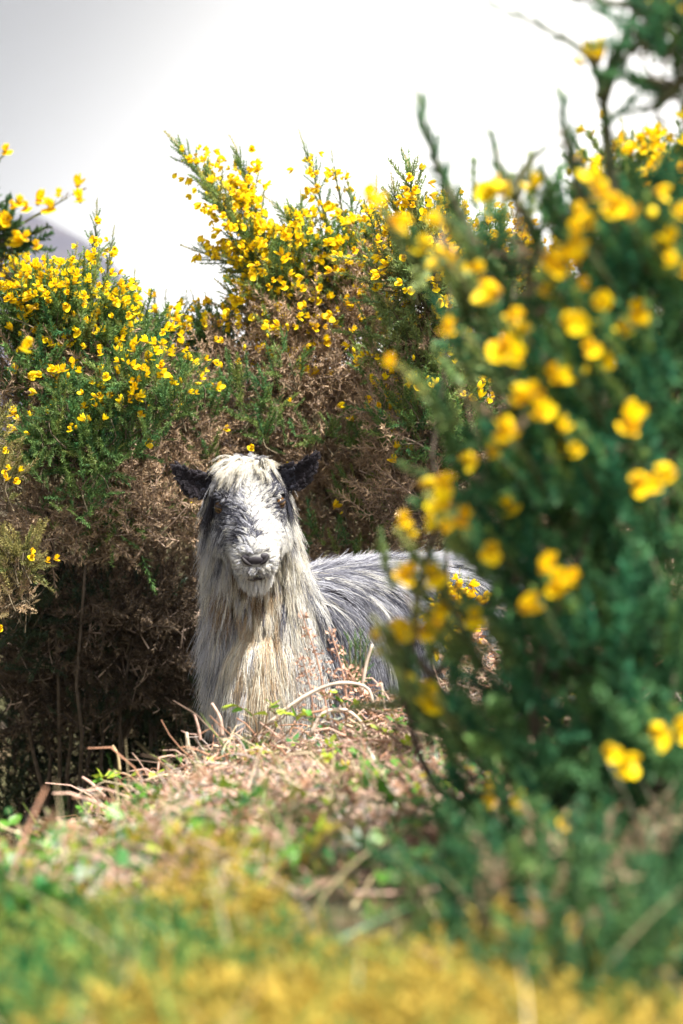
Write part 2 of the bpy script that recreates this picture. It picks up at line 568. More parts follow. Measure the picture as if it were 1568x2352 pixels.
class Bush:
    def __init__(s, name, base, label, group='gorse bushes round the goat', near=False, seed=0):
        s.base = np.array(base, float)
        s.root = empty(name, base, label, 'gorse bush', group)
        s.gr, s.dead, s.br = Acc(), Acc(), Acc()
        s.temps = SPR_NEAR if near else SPR
        s.near = near
        s.fl = []          # (p, d)
        s.limbs = []

    def limb(s, pts, r0, r1, k=5, n=10, col=(0.10, 0.078, 0.062)):
        P = bez(pts, n)
        P[1:-1] += rng.normal(0, .009, (n - 2, 3))
        V, T, Q = tube(P, np.linspace(r0, r1, n), k)
        s.br.add(V, T, Q, np.array(col) * rng.uniform(.75, 1.25))
        return P

    def lead(s, px, d, L=.10, dens=70, fl=0, green=1.0, r0=.006, cols=None, depth_slope=0, tip=.35, spread=50, bare=0.0, start=0.0, k=1.0):
        """a leading stem through picture points, clothed in shoots that shorten towards the tip"""
        pts = [at(x, y, d + depth_slope * i) for i, (x, y) in enumerate(px)]
        P = bez(pts, 40)
        seg = np.linalg.norm(np.diff(P, axis=0), axis=1)
        ln = seg.sum()
        V, T, Q = tube(P[::2], np.linspace(r0, .0012, 20), 4)
        s.br.add(V, T, Q, (0.10, 0.105, 0.06))
        n = int(ln * dens * 1.25)
        LK = .62 if s.near else .88
        t = start + (1 - start) * (np.arange(n) + rng.uniform(0, 1, n)) / max(n, 1)
        i = np.clip(t * 39, 0, 38.99)
        i0 = i.astype(int); f = (i - i0)[:, None]
        p = P[i0] * (1 - f) + P[i0 + 1] * f
        ax = nrm(P[i0 + 1] - P[i0])
        az = rng.uniform(0, 6.28, n)
        M = frames(ax, az)
        ang = np.radians(rng.normal(spread, 10, n)) * (1 - .45 * t)
        dd = M[:, :, 0] * np.sin(ang)[:, None] + ax * np.cos(ang)[:, None]
        dd = nrm(dd + np.array([0, 0, .18]))
        S = LK * L * ((1 - t) ** .7 * (1 - tip) + tip) * rng.uniform(.5, 1.3, n)
        keep = rng.uniform(0, 1, n) > bare
        cg = cols if cols is not None else (GREEN, TEAL, LIME)
        w = rng.dirichlet([2.2, 1.4, .8], n)
        C = w[:, :1] * cg[0] + w[:, 1:2] * cg[1] + w[:, 2:] * cg[2]
        stamp(s.gr, s.temps, p[keep], dd[keep], S[keep], C[keep])
        stamp(s.gr, s.temps, P[[39]], nrm(P[[39]] - P[[36]]), np.array([L * .5]), np.array([cg[2]]))
        for q in range(int(fl * (1.75 if not s.near else 1.5))):
            tt = rng.uniform(start + .05, .98)
            ii = min(int(tt * 39), 38)
            ax1 = nrm(P[ii + 1] - P[ii])
            dv = nrm(rng.normal(0, 1, 3) + np.array([0, -.7, .25]))
            dv = nrm(dv - ax1 * (dv @ ax1) * .8)
            rad = LK * L * ((1 - tt) ** .7 * (1 - tip) + tip) * rng.uniform(.5, 1.15)
            s.cluster(P[ii] + dv * rad, dv, rng.integers(1, 4))

    def lobe(s, px, py, d, r, n, L=.072, dead=0.0, fl=0, cols=None, twigs=0.5, front=.7, deadcol=None, limb=True, r0=.007):
        c = at(px, py, d)
        r = np.array(r if np.ndim(r) else (r, r, r), float)
        if limb:
            mid = (s.base + c) / 2 + np.array([rng.normal(0, .10), rng.normal(0, .08), -.05])
            s.limbs.append(s.limb([s.base + rng.normal(0, .03, 3) * [1, 1, 0], mid, c], r0, r0 * .4))
        u = nrm(rng.normal(0, 1, (n, 3)))
        flip = (u[:, 1] > 0) & (rng.uniform(0, 1, n) < front)
        u[flip, 1] *= -1
        rad = rng.uniform(0, 1, n) ** .42
        p = c + u * rad[:, None] * r
        dd = nrm(u * .6 + np.array([0, 0, .65]) + rng.normal(0, .38, (n, 3)))
        isd = noise3(p, 14, 3) * .35 + rng.uniform(0, 1, n) * .45 + .27 < dead + .0
        if dead >= 1: isd[:] = True
        if dead <= 0: isd[:] = False
        cg = cols if cols is not None else (GREEN, TEAL, LIME)
        w = rng.dirichlet([2.2, 1.4, .8], n)
        C = w[:, :1] * cg[0] + w[:, 1:2] * cg[1] + w[:, 2:] * cg[2]
        S = L * rng.uniform(.55, 1.35, n)
        g = ~isd
        stamp(s.gr, s.temps, p[g], dd[g], S[g], C[g])
        dc = deadcol if deadcol is not None else (BROWN, TAN, DARKB)
        Cd = w[:, :1] * dc[0] + w[:, 1:2] * dc[1] + w[:, 2:] * dc[2]
        dd2 = nrm(dd + rng.normal(0, .5, (n, 3)))
        stamp(s.dead, SPR_DEAD, p[isd], dd2[isd], S[isd] * 1.15, Cd[isd])
        # twigs that carry the shoots back towards the lobe's heart
        for q in np.where(rng.uniform(0, 1, n) < twigs)[0]:
            a = c + (p[q] - c) * rng.uniform(.05, .45) + rng.normal(0, .02, 3) - np.array([0, 0, .04])
            m = (a + p[q]) / 2 + rng.normal(0, .014, 3)
            V, T, Q = tube(bez([a, m, p[q]], 5), np.linspace(.0024, .0011, 5), 3, False)
            cc = (TAN if rng.uniform() < .45 else BROWN) if isd[q] else np.array([.13, .105, .07])
            s.br.add(V, None, Q, cc * rng.uniform(.6, 1.25))
        cand = np.where((u[:, 1] < .25) & (rad > .55) & (u[:, 2] > -.05))[0]
        for q in rng.permutation(cand)[:int(fl * 2.2)]:
            s.cluster(p[q] + dd[q] * S[q] * .8 + np.array([0, -.02, 0]), nrm(dd[q] + np.array([0, -.6, 0])), rng.integers(1, 4))

    def cluster(s, p, d, n, spread=.009):
        for k in range(n):
            s.fl.append((p + rng.normal(0, spread, 3), nrm(d + rng.normal(0, .35, 3))))

    def done(s, size=.0212, buds=.25):
        if s.br.n: link('branches', s.br.mesh('branches', M_bark), s.root)
        if s.gr.n: tag(link('green_shoots', s.gr.mesh('green_shoots', M_green), s.root), kind='stuff')
        if s.dead.n: tag(link('dead_shoots', s.dead.mesh('dead_shoots', M_dead), s.root), kind='stuff')
        fl = s.fl
        if len(fl) > 300:
            fl.sort(key=lambda q: q[0][1])
            rest, fl = fl[300:], fl[:300]
            a = Acc()
            for f in FLOWERS[:3]:
                n = len(f.vertices)
                v = np.empty(n * 3, np.float32); f.vertices.foreach_get('co', v)
                cc = np.empty(n * 4, np.float32); f.color_attributes['col'].data.foreach_get('color', cc)
                f.calc_loop_triangles()
                t = np.empty(len(f.loop_triangles) * 3, np.int32); f.loop_triangles.foreach_get('vertices', t)
                sel = rest[FLOWERS.index(f)::3]
                stamp(a, [(v.reshape(-1, 3), t.reshape(-1, 3), cc.reshape(-1, 4)[:, :3])], np.array([q[0] for q in sel]), np.array([q[1] for q in sel]),
                      size * rng.uniform(.6, 1.1, len(sel)), np.ones((len(sel), 3)), rng.normal(math.pi, .6, len(sel)))
            tag(link('flower_mass', a.mesh('flower_mass', M_flower), s.root), kind='stuff')
        inv = parent_inv(s.root)
        for p, d in fl:
            k = rng.choice(4, p=[.38, .30, .32 - buds * .5, buds * .5])
            o = bpy.data.objects.new('flower', FLOWERS[k])
            COL.objects.link(o)
            o.parent = s.root
            o.matrix_parent_inverse = inv
            up = rng.normal(0, .25)
            R = frames(np.array([d]), np.array([rng.normal(math.pi, .6)]))[0]
            sz = size * rng.uniform(.62, 1.15) * (.8 if k == 3 else 1)
            m = Matrix.Identity(4)
            for i in range(3):
                for j in range(3): m[i][j] = R[i, j] * sz
            m.translation = Vector(p)
            o.matrix_basis = m
        return s


def gbase(px, d):
    x = (px - 784) / 784 * TH * d
    return np.array([x, d, float(ground_z(np.array([x]), np.array([d]))[0]) - .02])


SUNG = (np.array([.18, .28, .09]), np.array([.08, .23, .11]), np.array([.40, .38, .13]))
SHADE_DEAD = np.array([.055, .043, .036])  # near-black dead shoots: deep shade of the hollow put into their colour
SHADE_GREEN = (np.array([.040, .065, .038]), np.array([.030, .060, .042]), np.array([.085, .10, .05]))   # old inner growth, darkened to paint in the hollow's shade


def central_bush():
    b = Bush('gorse_bush', gbase(760, 5.95), 'tall gorse bush behind the goat, flowering arm leaning left against the sky')
    b.lead([(720, 900), (640, 690), (540, 520), (415, 345)], 5.5, .13, 150, 62, cols=SUNG)
    b.lead([(690, 800), (600, 600), (480, 430)], 5.42, .11, 130, 36, cols=SUNG, tip=.6)
    b.lead([(680, 760), (610, 560), (575, 450), (545, 350)], 5.5, .10, 130, 34, cols=SUNG)
    b.lead([(780, 700), (720, 560), (640, 480)], 5.45, .10, 120, 20, cols=SUNG)
    b.lead([(700, 700), (560, 620), (455, 578)], 5.5, .10, 110, 14, cols=SUNG)
    b.lead([(690, 860), (590, 740), (525, 670)], 5.45, .10, 110, 20, cols=SUNG)
    b.lead([(790, 760), (760, 560), (725, 420), (697, 333)], 5.55, .085, 110, 12, tip=.22)
    b.lead([(800, 680), (790, 520), (765, 372)], 5.5, .07, 80, 10, tip=.25)
    b.lead([(840, 720), (820, 560), (800, 430)], 5.5, .09, 100, 14)
    b.lead([(860, 800), (850, 620), (862, 445)], 5.5, .10, 110, 18)
    b.lead([(820, 760), (880, 620), (915, 520)], 5.45, .10, 110, 20)
    b.lead([(700, 700), (690, 560), (690, 470)], 5.5, .08, 100, 14)
    b.lobe(650, 640, 5.5, (.13, .14, .10), 170, fl=14, cols=SUNG)
    b.lobe(760, 640, 5.55, (.17, .16, .13), 280, dead=.35, fl=12)
    b.lobe(850, 700, 5.5, (.15, .16, .16), 260, dead=.4, fl=14)
    b.lobe(700, 760, 5.5, (.2, .16, .1), 260, dead=.68, cols=SUNG, fl=14)
    b.lobe(600, 860, 5.5, (.18, .17, .13), 280, dead=.86, fl=3)
    b.lobe(790, 880, 5.5, (.25, .2, .16), 460, dead=.76, fl=3, cols=SUNG)
    b.lobe(690, 1010, 5.5, (.28, .2, .16), 440, dead=.9, fl=2)
    b.lobe(860, 1060, 5.55, (.24, .2, .2), 440, dead=.68, fl=2, cols=SUNG)
    b.lobe(650, 1180, 5.6, (.3, .2, .18), 330, dead=.93, fl=1)
    b.lobe(850, 1230, 5.6, (.26, .2, .18), 300, dead=.86)
    b.lobe(600, 1420, 5.95, (.3, .2, .22), 190, dead=1)
    b.lobe(840, 1440, 5.7, (.3, .2, .22), 170, dead=1)
    b.lobe(700, 1650, 6.0, (.5, .2, .22), 180, dead=1)
    # green sprigs low in the brown mass
    for px, py, n, f in [(440, 1160, 34, 2), (470, 1110, 20, 1), (345, 1120, 24, 0), (735, 1240, 16, 1), (640, 930, 22, 0), (560, 905, 18, 1),
                         (760, 1000, 20, 0), (855, 1010, 26, 2), (885, 960, 26, 4), (950, 905, 30, 7), (1000, 980, 30, 6), (290, 1090, 14, 0), (590, 960, 14, 0),
                         (820, 1130, 20, 0), (1010, 1100, 20, 1), (520, 900, 20, 1), (450, 960, 30, 1), (610, 1000, 14, 0), (900, 1040, 28, 2), (660, 850, 16, 1), (870, 860, 26, 2), (900, 780, 34, 5), (480, 1060, 20, 0), (880, 1180, 14, 0), (820, 1290, 12, 0)]:
        b.lobe(px, py, 5.28, (.055, .05, .045), n, .06, fl=f, twigs=.2, limb=False)
    for px, py in [(583, 1022), (660, 1068), (675, 1165), (520, 985), (668, 912), (430, 1130), (448, 1150), (700, 700), (812, 575), (840, 590)]:
        b.cluster(at(px, py, 5.2), np.array([.1, -1, .2]), 1, .003)
    b.done()


def left_bush():
    b = Bush('gorse_bush', gbase(170, 5.9), 'broad gorse bush at the left, flowering along its top below the mountain')
    b.lead([(190, 900), (210, 720), (216, 600), (221, 498)], 5.2, .085, 120, 10, tip=.25)
    b.lead([(235, 800), (245, 640), (258, 545)], 5.2, .06, 90, 5, tip=.3)
    b.lead([(110, 860), (110, 720), (105, 625)], 5.1, .09, 110, 16)
    b.lead([(40, 860), (40, 720), (30, 620)], 5.1, .09, 110, 18)
    b.lead([(160, 860), (155, 720), (170, 600)], 5.15, .09, 110, 14)
    b.lead([(280, 860), (295, 740), (306, 652)], 5.2, .075, 90, 6, tip=.3)
    b.lead([(320, 860), (330, 780), (315, 700)], 5.25, .07, 90, 5)
    b.lobe(60, 720, 5.15, (.15, .14, .09), 220, fl=26)
    b.lobe(170, 740, 5.15, (.13, .14, .09), 220, fl=22)
    b.lobe(260, 790, 5.2, (.11, .14, .08), 180, fl=12)
    b.lobe(70, 860, 5.15, (.17, .16, .10), 280, dead=.25, fl=6, cols=(GREEN, TEAL, GREEN))
    b.lobe(230, 880, 5.2, (.17, .16, .10), 300, dead=.3, fl=5, cols=(GREEN, TEAL, GREEN))
    b.lobe(350, 900, 5.25, (.12, .14, .09), 200, dead=.45, fl=4, cols=(GREEN, TEAL, GREEN))
    b.lobe(190, 1010, 5.1, (.15, .14, .10), 240, dead=.42, fl=5, cols=(GREEN, TEAL, GREEN))
    b.lobe(380, 1010, 5.3, (.16, .14, .12), 240, dead=.8)
    b.lobe(60, 1010, 5.2, (.16, .15, .12), 240, dead=.85)
    b.lobe(100, 1150, 5.2, (.24, .16, .14), 330, dead=.95)
    b.lobe(320, 1150, 5.25, (.2, .16, .15), 330, dead=.9)
    b.lobe(170, 1290, 5.5, (.25, .16, .15), 260, dead=1, limb=False)
    b.lobe(360, 1310, 5.5, (.18, .16, .16), 230, dead=1, limb=False)
    b.lobe(100, 1450, 5.75, (.24, .16, .16), 150, dead=1, limb=False)
    b.lobe(330, 1450, 5.75, (.2, .16, .16), 150, dead=.97, limb=False)
    b.lobe(120, 1680, 6.0, (.26, .16, .16), 90, dead=1, limb=False)
    b.lobe(350, 1680, 6.0, (.22, .16, .16), 90, dead=1, limb=False)
    b.lobe(130, 1830, 6.1, (.3, .16, .14), 70, dead=1, limb=False)
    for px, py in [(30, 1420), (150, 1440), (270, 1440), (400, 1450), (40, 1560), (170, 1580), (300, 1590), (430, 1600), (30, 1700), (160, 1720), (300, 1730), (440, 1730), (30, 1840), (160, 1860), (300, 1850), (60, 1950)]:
        b.lobe(px, py, 6.0 + rng.uniform(-.12, .2), (.15, .14, .12), 80, .10, dead=.4, twigs=.2, cols=SHADE_GREEN, deadcol=(SHADE_DEAD, SHADE_DEAD, SHADE_DEAD), limb=False)
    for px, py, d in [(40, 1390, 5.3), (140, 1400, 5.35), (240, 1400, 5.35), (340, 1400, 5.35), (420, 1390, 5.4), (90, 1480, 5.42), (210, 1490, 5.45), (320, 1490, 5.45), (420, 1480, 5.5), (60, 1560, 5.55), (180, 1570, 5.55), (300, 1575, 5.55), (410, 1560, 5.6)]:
        b.lobe(px, py, d, (.10, .10, .07), 95, .08, dead=.62, twigs=.4, cols=SHADE_GREEN, deadcol=(DARKB, SHADE_DEAD, DARKB), limb=False)
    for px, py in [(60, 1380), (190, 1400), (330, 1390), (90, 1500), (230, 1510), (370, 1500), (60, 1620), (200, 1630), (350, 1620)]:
        b.lobe(px, py, 5.62 + rng.uniform(-.08, .1), (.12, .12, .09), 60, .09, dead=.4, twigs=.2, cols=SHADE_GREEN, deadcol=(SHADE_DEAD, SHADE_DEAD, DARKB), limb=False)
    for px, py, n, f in [(160, 915, 26, 3), (265, 945, 20, 4), (290, 975, 14, 2), (150, 960, 20, 0), (250, 930, 18, 2), (200, 1020, 24, 1), (330, 880, 40, 3), (390, 930, 44, 2), (300, 930, 40, 1), (420, 880, 30, 2), (120, 1000, 30, 1), (240, 1060, 30, 0), (330, 1000, 24, 0), (70, 1060, 18, 0), (270, 860, 30, 3), (180, 1160, 14, 0), (185, 1120, 10, 0), (110, 1105, 4, 0)]:
        b.lobe(px, py, 4.98, (.05, .05, .04), n, .055, fl=f, twigs=.2, limb=False)
    b.done()


def gap_bush():
    b = Bush('gorse_bush', gbase(430, 5.8), 'low gorse bush between the broad mountain side bush and the tall one')
    b.lead([(385, 900), (385, 780), (380, 690)], 5.6, .06, 90, 4)
    b.lead([(410, 900), (412, 780), (425, 690)], 5.6, .055, 80, 4)
    b.lead([(455, 900), (470, 780), (445, 690)], 5.6, .06, 70, 4, cols=(BROWN, GREEN, LIME))
    b.lead([(500, 900), (505, 800), (478, 700)], 5.6, .07, 80, 6)
    b.lead([(520, 900), (525, 800), (520, 715)], 5.6, .07, 90, 7)
    b.lobe(370, 800, 5.6, (.06, .1, .06), 70, fl=4)
    b.lobe(510, 790, 5.6, (.09, .12, .07), 130, fl=8, cols=(GREEN, TEAL, GREEN))
    b.lobe(440, 880, 5.65, (.15, .12, .06), 170, dead=.5, fl=4)
    b.lobe(450, 980, 5.7, (.18, .14, .12), 240, dead=.85)
    b.lobe(480, 1150, 5.75, (.2, .14, .14), 200, dead=.95)
    b.done()


def back_right_bush():
    b = Bush('gorse_bush', gbase(1060, 5.4), 'gorse bush right of the tall one, half hidden by the blurred near bush')
    pale = (np.array([.22, .30, .11]), np.array([.12, .26, .13]), np.array([.42, .38, .18]))
    b.lead([(1000, 700), (960, 520), (940, 395)], 4.9, .11, 130, 10, cols=pale, tip=.6)
    b.lead([(960, 700), (920, 520), (905, 440)], 4.9, .09, 110, 10, cols=pale)
    b.lead([(1060, 700), (1040, 540), (1030, 460)], 5.0, .10, 110, 8, cols=pale)
    b.lead([(1140, 700), (1130, 560), (1120, 460)], 5.1, .08, 90, 8, cols=pale)
    b.lead([(1200, 700), (1200, 600), (1180, 500)], 5.1, .08, 90, 8, cols=pale)
    b.lobe(960, 620, 5.0, (.13, .14, .13), 260, fl=12, cols=pale, dead=.2, limb=False)
    b.lobe(1080, 640, 5.1, (.15, .14, .12), 280, fl=12, cols=pale, dead=.2)
    b.lobe(1200, 680, 5.2, (.12, .14, .1), 160, fl=8, dead=.2)
    b.lobe(970, 780, 5.1, (.14, .14, .13), 260, dead=.45, fl=8, cols=pale, limb=False)
    b.lobe(1100, 830, 5.2, (.18, .14, .12), 300, dead=.5, fl=8)
    b.lobe(990, 960, 5.1, (.16, .14, .12), 280, dead=.55, fl=14, limb=False)
    b.lobe(1140, 1000, 5.2, (.2, .14, .14), 280, dead=.8, fl=4)
    b.lobe(980, 1120, 5.2, (.18, .14, .12), 260, dead=.85, fl=2, limb=False)
    b.lobe(1150, 1180, 5.3, (.22, .14, .14), 260, dead=.95)
    b.lobe(1350, 1000, 5.5, (.35, .14, .3), 300, dead=.8)
    b.lobe(1350, 1300, 5.5, (.35, .14, .2), 240, dead=1)
    b.done()


def top_right_bush():
    b = Bush('gorse_bush', gbase(1600, 3.6), 'flowering gorse bush at the right edge, showing over the blurred near bush')
    b.lead([(1500, 700), (1460, 480), (1440, 350)], 3.2, .10, 130, 10)
    b.lead([(1560, 700), (1520, 480), (1500, 355)], 3.3, .10, 130, 12)
    b.lead([(1620, 700), (1580, 480), (1545, 360)], 3.3, .10, 130, 12)
    b.lobe(1500, 480, 3.3, (.10, .1, .07), 200, fl=14)
    b.lobe(1600, 560, 3.3, (.12, .1, .1), 240, fl=8)
    b.lobe(1560, 800, 3.4, (.16, .1, .14), 320, dead=.3, fl=3)
    b.lobe(1560, 1100, 3.5, (.18, .12, .15), 280, dead=.8)
    b.lobe(1600, 1400, 3.6, (.2, .12, .15), 200, dead=.9)
    b.done()


def near_bush():
    KD = 1.25
    b = Bush('gorse_bush', gbase(1420, 2.5), 'large blurred dark green gorse bush filling the right side in front of the goat', near=True)
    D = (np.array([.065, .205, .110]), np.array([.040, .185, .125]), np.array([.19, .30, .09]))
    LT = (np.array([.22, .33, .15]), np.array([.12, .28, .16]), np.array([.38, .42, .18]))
    # bare topped stems against the sky
    b.lead([(1170, 760), (1060, 500), (1000, 370), (965, 248)], 2.500, 0.0508, 173, 0, r0=.0095, cols=D, tip=.6)
    b.lead([(1290, 700), (1220, 520), (1160, 420), (1128, 315)], 2.438, 0.0418, 165, 2, r0=.0095, cols=D, tip=.6)
    b.lead([(1180, 450), (1210, 380), (1260, 330)], 2.438, 0.0322, 165, 0, r0=.0095, cols=D)
    b.lead([(1390, 700), (1340, 480), (1305, 330), (1288, 228)], 2.375, 0.0459, 203, 1, r0=.0095, cols=D, tip=.6)
    b.lead([(1440, 640), (1405, 420), (1385, 230), (1350, 130), (1240, 60), (1095, -5)], 2.312, 0.0322, 146, 0, r0=.0095, cols=D, tip=.6, spread=60)
    b.lead([(1380, 230), (1420, 120), (1470, 20), (1490, -60)], 2.312, 0.0418, 185, 2, r0=.0095, cols=D, tip=.6)
    b.lead([(1600, 150), (1540, 210), (1490, 250), (1438, 258)], 2.250, 0.0418, 203, 0, r0=.0095, cols=D, tip=.4)
    b.lead([(1600, -20), (1500, 60), (1440, 130), (1400, 180)], 2.250, 0.0459, 203, 1, r0=.0095, cols=D, tip=.6)
    b.lead([(1640, 80), (1540, 30), (1420, 10), (1290, -10)], 2.250, 0.0418, 185, 2, r0=.0095, cols=D, tip=.6)
    b.lobe(1500, 30, 1.85 * KD, (.07, .09, .05), 34, .05, fl=0, cols=D, limb=False)
    b.lobe(1560, 190, 1.85 * KD, (.05, .09, .04), 24, .05, fl=0, cols=D, limb=False)
    b.lobe(1540, 100, 1.8 * KD, (.06, .09, .05), 34, .05, fl=1, cols=D, limb=False)
    b.lead([(1600, 900), (1600, 500), (1590, 200), (1560, -60)], 2.312, 0.0459, 128, 1, r0=.0095, cols=D)
    # the body
    for px, py, d, r, n, f, c in [
        (1440, 590, 1.95, (.09, .12, .05), 110, 3, D), (1550, 620, 1.9, (.08, .12, .07), 120, 4, D),
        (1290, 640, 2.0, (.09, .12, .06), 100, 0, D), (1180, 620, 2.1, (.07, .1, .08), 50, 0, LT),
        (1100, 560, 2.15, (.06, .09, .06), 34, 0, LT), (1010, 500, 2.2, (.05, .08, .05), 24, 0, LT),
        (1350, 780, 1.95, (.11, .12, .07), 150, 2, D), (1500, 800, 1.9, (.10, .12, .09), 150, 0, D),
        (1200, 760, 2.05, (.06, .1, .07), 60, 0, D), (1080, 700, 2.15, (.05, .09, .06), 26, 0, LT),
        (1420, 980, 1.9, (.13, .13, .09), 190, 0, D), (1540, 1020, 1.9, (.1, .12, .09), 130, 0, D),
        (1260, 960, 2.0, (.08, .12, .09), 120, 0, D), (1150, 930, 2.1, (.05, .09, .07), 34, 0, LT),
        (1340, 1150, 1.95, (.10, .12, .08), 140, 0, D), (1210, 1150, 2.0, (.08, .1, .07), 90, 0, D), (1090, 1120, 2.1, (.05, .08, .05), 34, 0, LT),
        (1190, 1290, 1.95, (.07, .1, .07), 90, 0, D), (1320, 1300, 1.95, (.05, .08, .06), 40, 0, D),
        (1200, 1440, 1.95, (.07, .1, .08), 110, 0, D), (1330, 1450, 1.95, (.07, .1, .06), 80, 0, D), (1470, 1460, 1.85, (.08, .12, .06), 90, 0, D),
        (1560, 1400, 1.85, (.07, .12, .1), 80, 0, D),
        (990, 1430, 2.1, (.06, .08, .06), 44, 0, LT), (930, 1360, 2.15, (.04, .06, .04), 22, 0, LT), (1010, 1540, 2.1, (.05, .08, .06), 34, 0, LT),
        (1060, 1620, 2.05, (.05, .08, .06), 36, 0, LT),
        (1230, 1640, 1.95, (.07, .1, .06), 80, 0, D), (1400, 1640, 1.85, (.09, .12, .07), 120, 0, D), (1530, 1620, 1.85, (.07, .12, .08), 90, 0, D),
        (1160, 1760, 1.95, (.06, .1, .06), 70, 0, D), (1330, 1800, 1.85, (.10, .12, .08), 150, 0, D), (1500, 1800, 1.8, (.08, .12, .08), 110, 0, D),
        (1250, 1950, 1.85, (.09, .1, .07), 120, 0, D), (1420, 2000, 1.8, (.1, .12, .07), 130, 0, D), (1330, 2100, 1.8, (.08, .1, .06), 90, 0, D),
        (960, 1720, 2.1, (.02, .05, .06), 16, 0, D)]:
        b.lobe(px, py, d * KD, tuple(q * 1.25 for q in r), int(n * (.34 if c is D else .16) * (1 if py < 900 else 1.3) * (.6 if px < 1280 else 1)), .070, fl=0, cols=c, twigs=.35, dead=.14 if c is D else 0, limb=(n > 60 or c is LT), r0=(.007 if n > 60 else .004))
    # low outer shoots spreading towards the camera
    for px, py, d, n in [(1130, 2010, 2.12, 34), (1230, 2120, 2.0, 60), (1360, 2080, 2.05, 70), (1490, 2050, 2.05, 70), (1290, 2230, 1.92, 50), (1430, 2220, 1.92, 60), (1550, 2200, 1.92, 60), (1500, 2330, 1.80, 50), (1370, 2330, 1.80, 40), (1240, 2330, 1.80, 26), (1560, 2280, 1.80, 40), (1150, 2170, 2.0, 18)]:
        b.lobe(px, py, d, (.085, .07, .05), n, .06, cols=(D[0] * .7, D[1] * .8, D[2]), twigs=.6, dead=.42, limb=False)
    # flowers one by one where they show
    spots = [(1010, 487, 1), (1005, 585, 2), (1062, 622, 1), (1130, 690, 1), (1066, 770, 1), (1172, 748, 2), (1262, 750, 1), (1170, 805, 1),
             (1385, 725, 3), (1440, 740, 2), (1395, 785, 2), (1350, 780, 1), (1245, 868, 1), (1290, 855, 1), (1320, 848, 1), (1385, 852, 2), (1212, 905, 2), (1235, 950, 2),
             (1275, 935, 1), (925, 845, 1), (1130, 1035, 2), (1165, 1010, 2), (1345, 995, 1), (1300, 1000, 1), (1448, 990, 1), (1265, 1045, 1),
             (990, 1150, 3), (1040, 1185, 2), (998, 1208, 2), (922, 1236, 1), (1122, 1228, 1), (1150, 1160, 1), (930, 1305, 1), (975, 1315, 1), (1275, 1343, 2), (1238, 1370, 1),
             (1005, 1415, 2), (970, 1400, 1), (1092, 1410, 1), (876, 1440, 2), (874, 1490, 2), (928, 1555, 1), (1010, 1615, 1), (1505, 1655, 3), (1555, 1640, 2), (1415, 1735, 3),
             (1147, 1838, 2), (1195, 1830, 1), (1285, 1880, 1), (1395, 450, 2), (1450, 500, 2), (1510, 470, 2), (1540, 560, 3), (1340, 560, 1), (1290, 610, 2), (1330, 690, 2), (1550, 620, 2),
             (1465, 1120, 1), (1550, 1115, 1), (1160, 790, 1), (870, 470, 2), (1490, 560, 1), (1310, 540, 1), (1240, 640, 1), (1350, 500, 1)]
    for px, py, n in spots:
        d = (1.70 if px > 1150 else 1.80) * KD
        b.cluster(at(px, py, d + rng.uniform(-.05, .05)), np.array([rng.normal(0, .3), -1, .3]), n + (rng.uniform() < .3), .010)
        # each cluster sits on a short shoot
        p = at(px, py, d)
        q = p + np.array([.03 + rng.uniform(0, .03), .05, -.06])
        V, T, Q = tube(bez([q, (p + q) / 2 + rng.normal(0, .008, 3), p], 5), np.linspace(.003, .0015, 5), 4)
        b.br.add(V, T, Q, (.07, .085, .04))
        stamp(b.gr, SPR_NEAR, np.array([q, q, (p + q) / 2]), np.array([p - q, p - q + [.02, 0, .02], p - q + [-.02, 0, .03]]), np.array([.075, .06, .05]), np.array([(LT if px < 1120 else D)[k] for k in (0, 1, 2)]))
    b.done(.0255, .2)


def left_near_bush():
    b = Bush('gorse_bush', gbase(-260, 3.7), 'soft gorse branch with big yellow flowers reaching in at the upper left edge', near=True)
    c = (np.array([.05, .12, .05]), np.array([.03, .11, .06]), np.array([.12, .15, .05]))
    b.lead([(-160, 760), (-60, 590), (40, 520), (165, 448)], 3.6, .05, 70, 0, cols=(BROWN, GREEN, BROWN), tip=.25)
    b.lead([(-200, 800), (-100, 640), (-20, 580), (40, 550)], 3.6, .07, 100, 0, cols=c)
    b.lobe(-20, 560, 3.6, (.05, .06, .035), 60, .06, cols=c, limb=False)
    b.lobe(-150, 700, 3.6, (.06, .08, .08), 90, .07, cols=c)
    for px, py, n in [(20, 490, 2), (60, 475, 3), (85, 460, 2), (55, 545, 3), (75, 570, 1), (10, 505, 2), (118, 470, 1), (135, 458, 1), (165, 440, 1), (172, 458, 1), (-2, 365, 1),
                      (70, 765, 1), (40, 797, 1), (5, 520, 2)]:
        b.cluster(at(px, py, 3.55), np.array([.2, -1, .4]), n, .007)
    b.lead([(-260, 700), (-140, 500), (-6, 370)], 3.6, .04, 60, 0, cols=c)
    b.done(.026)


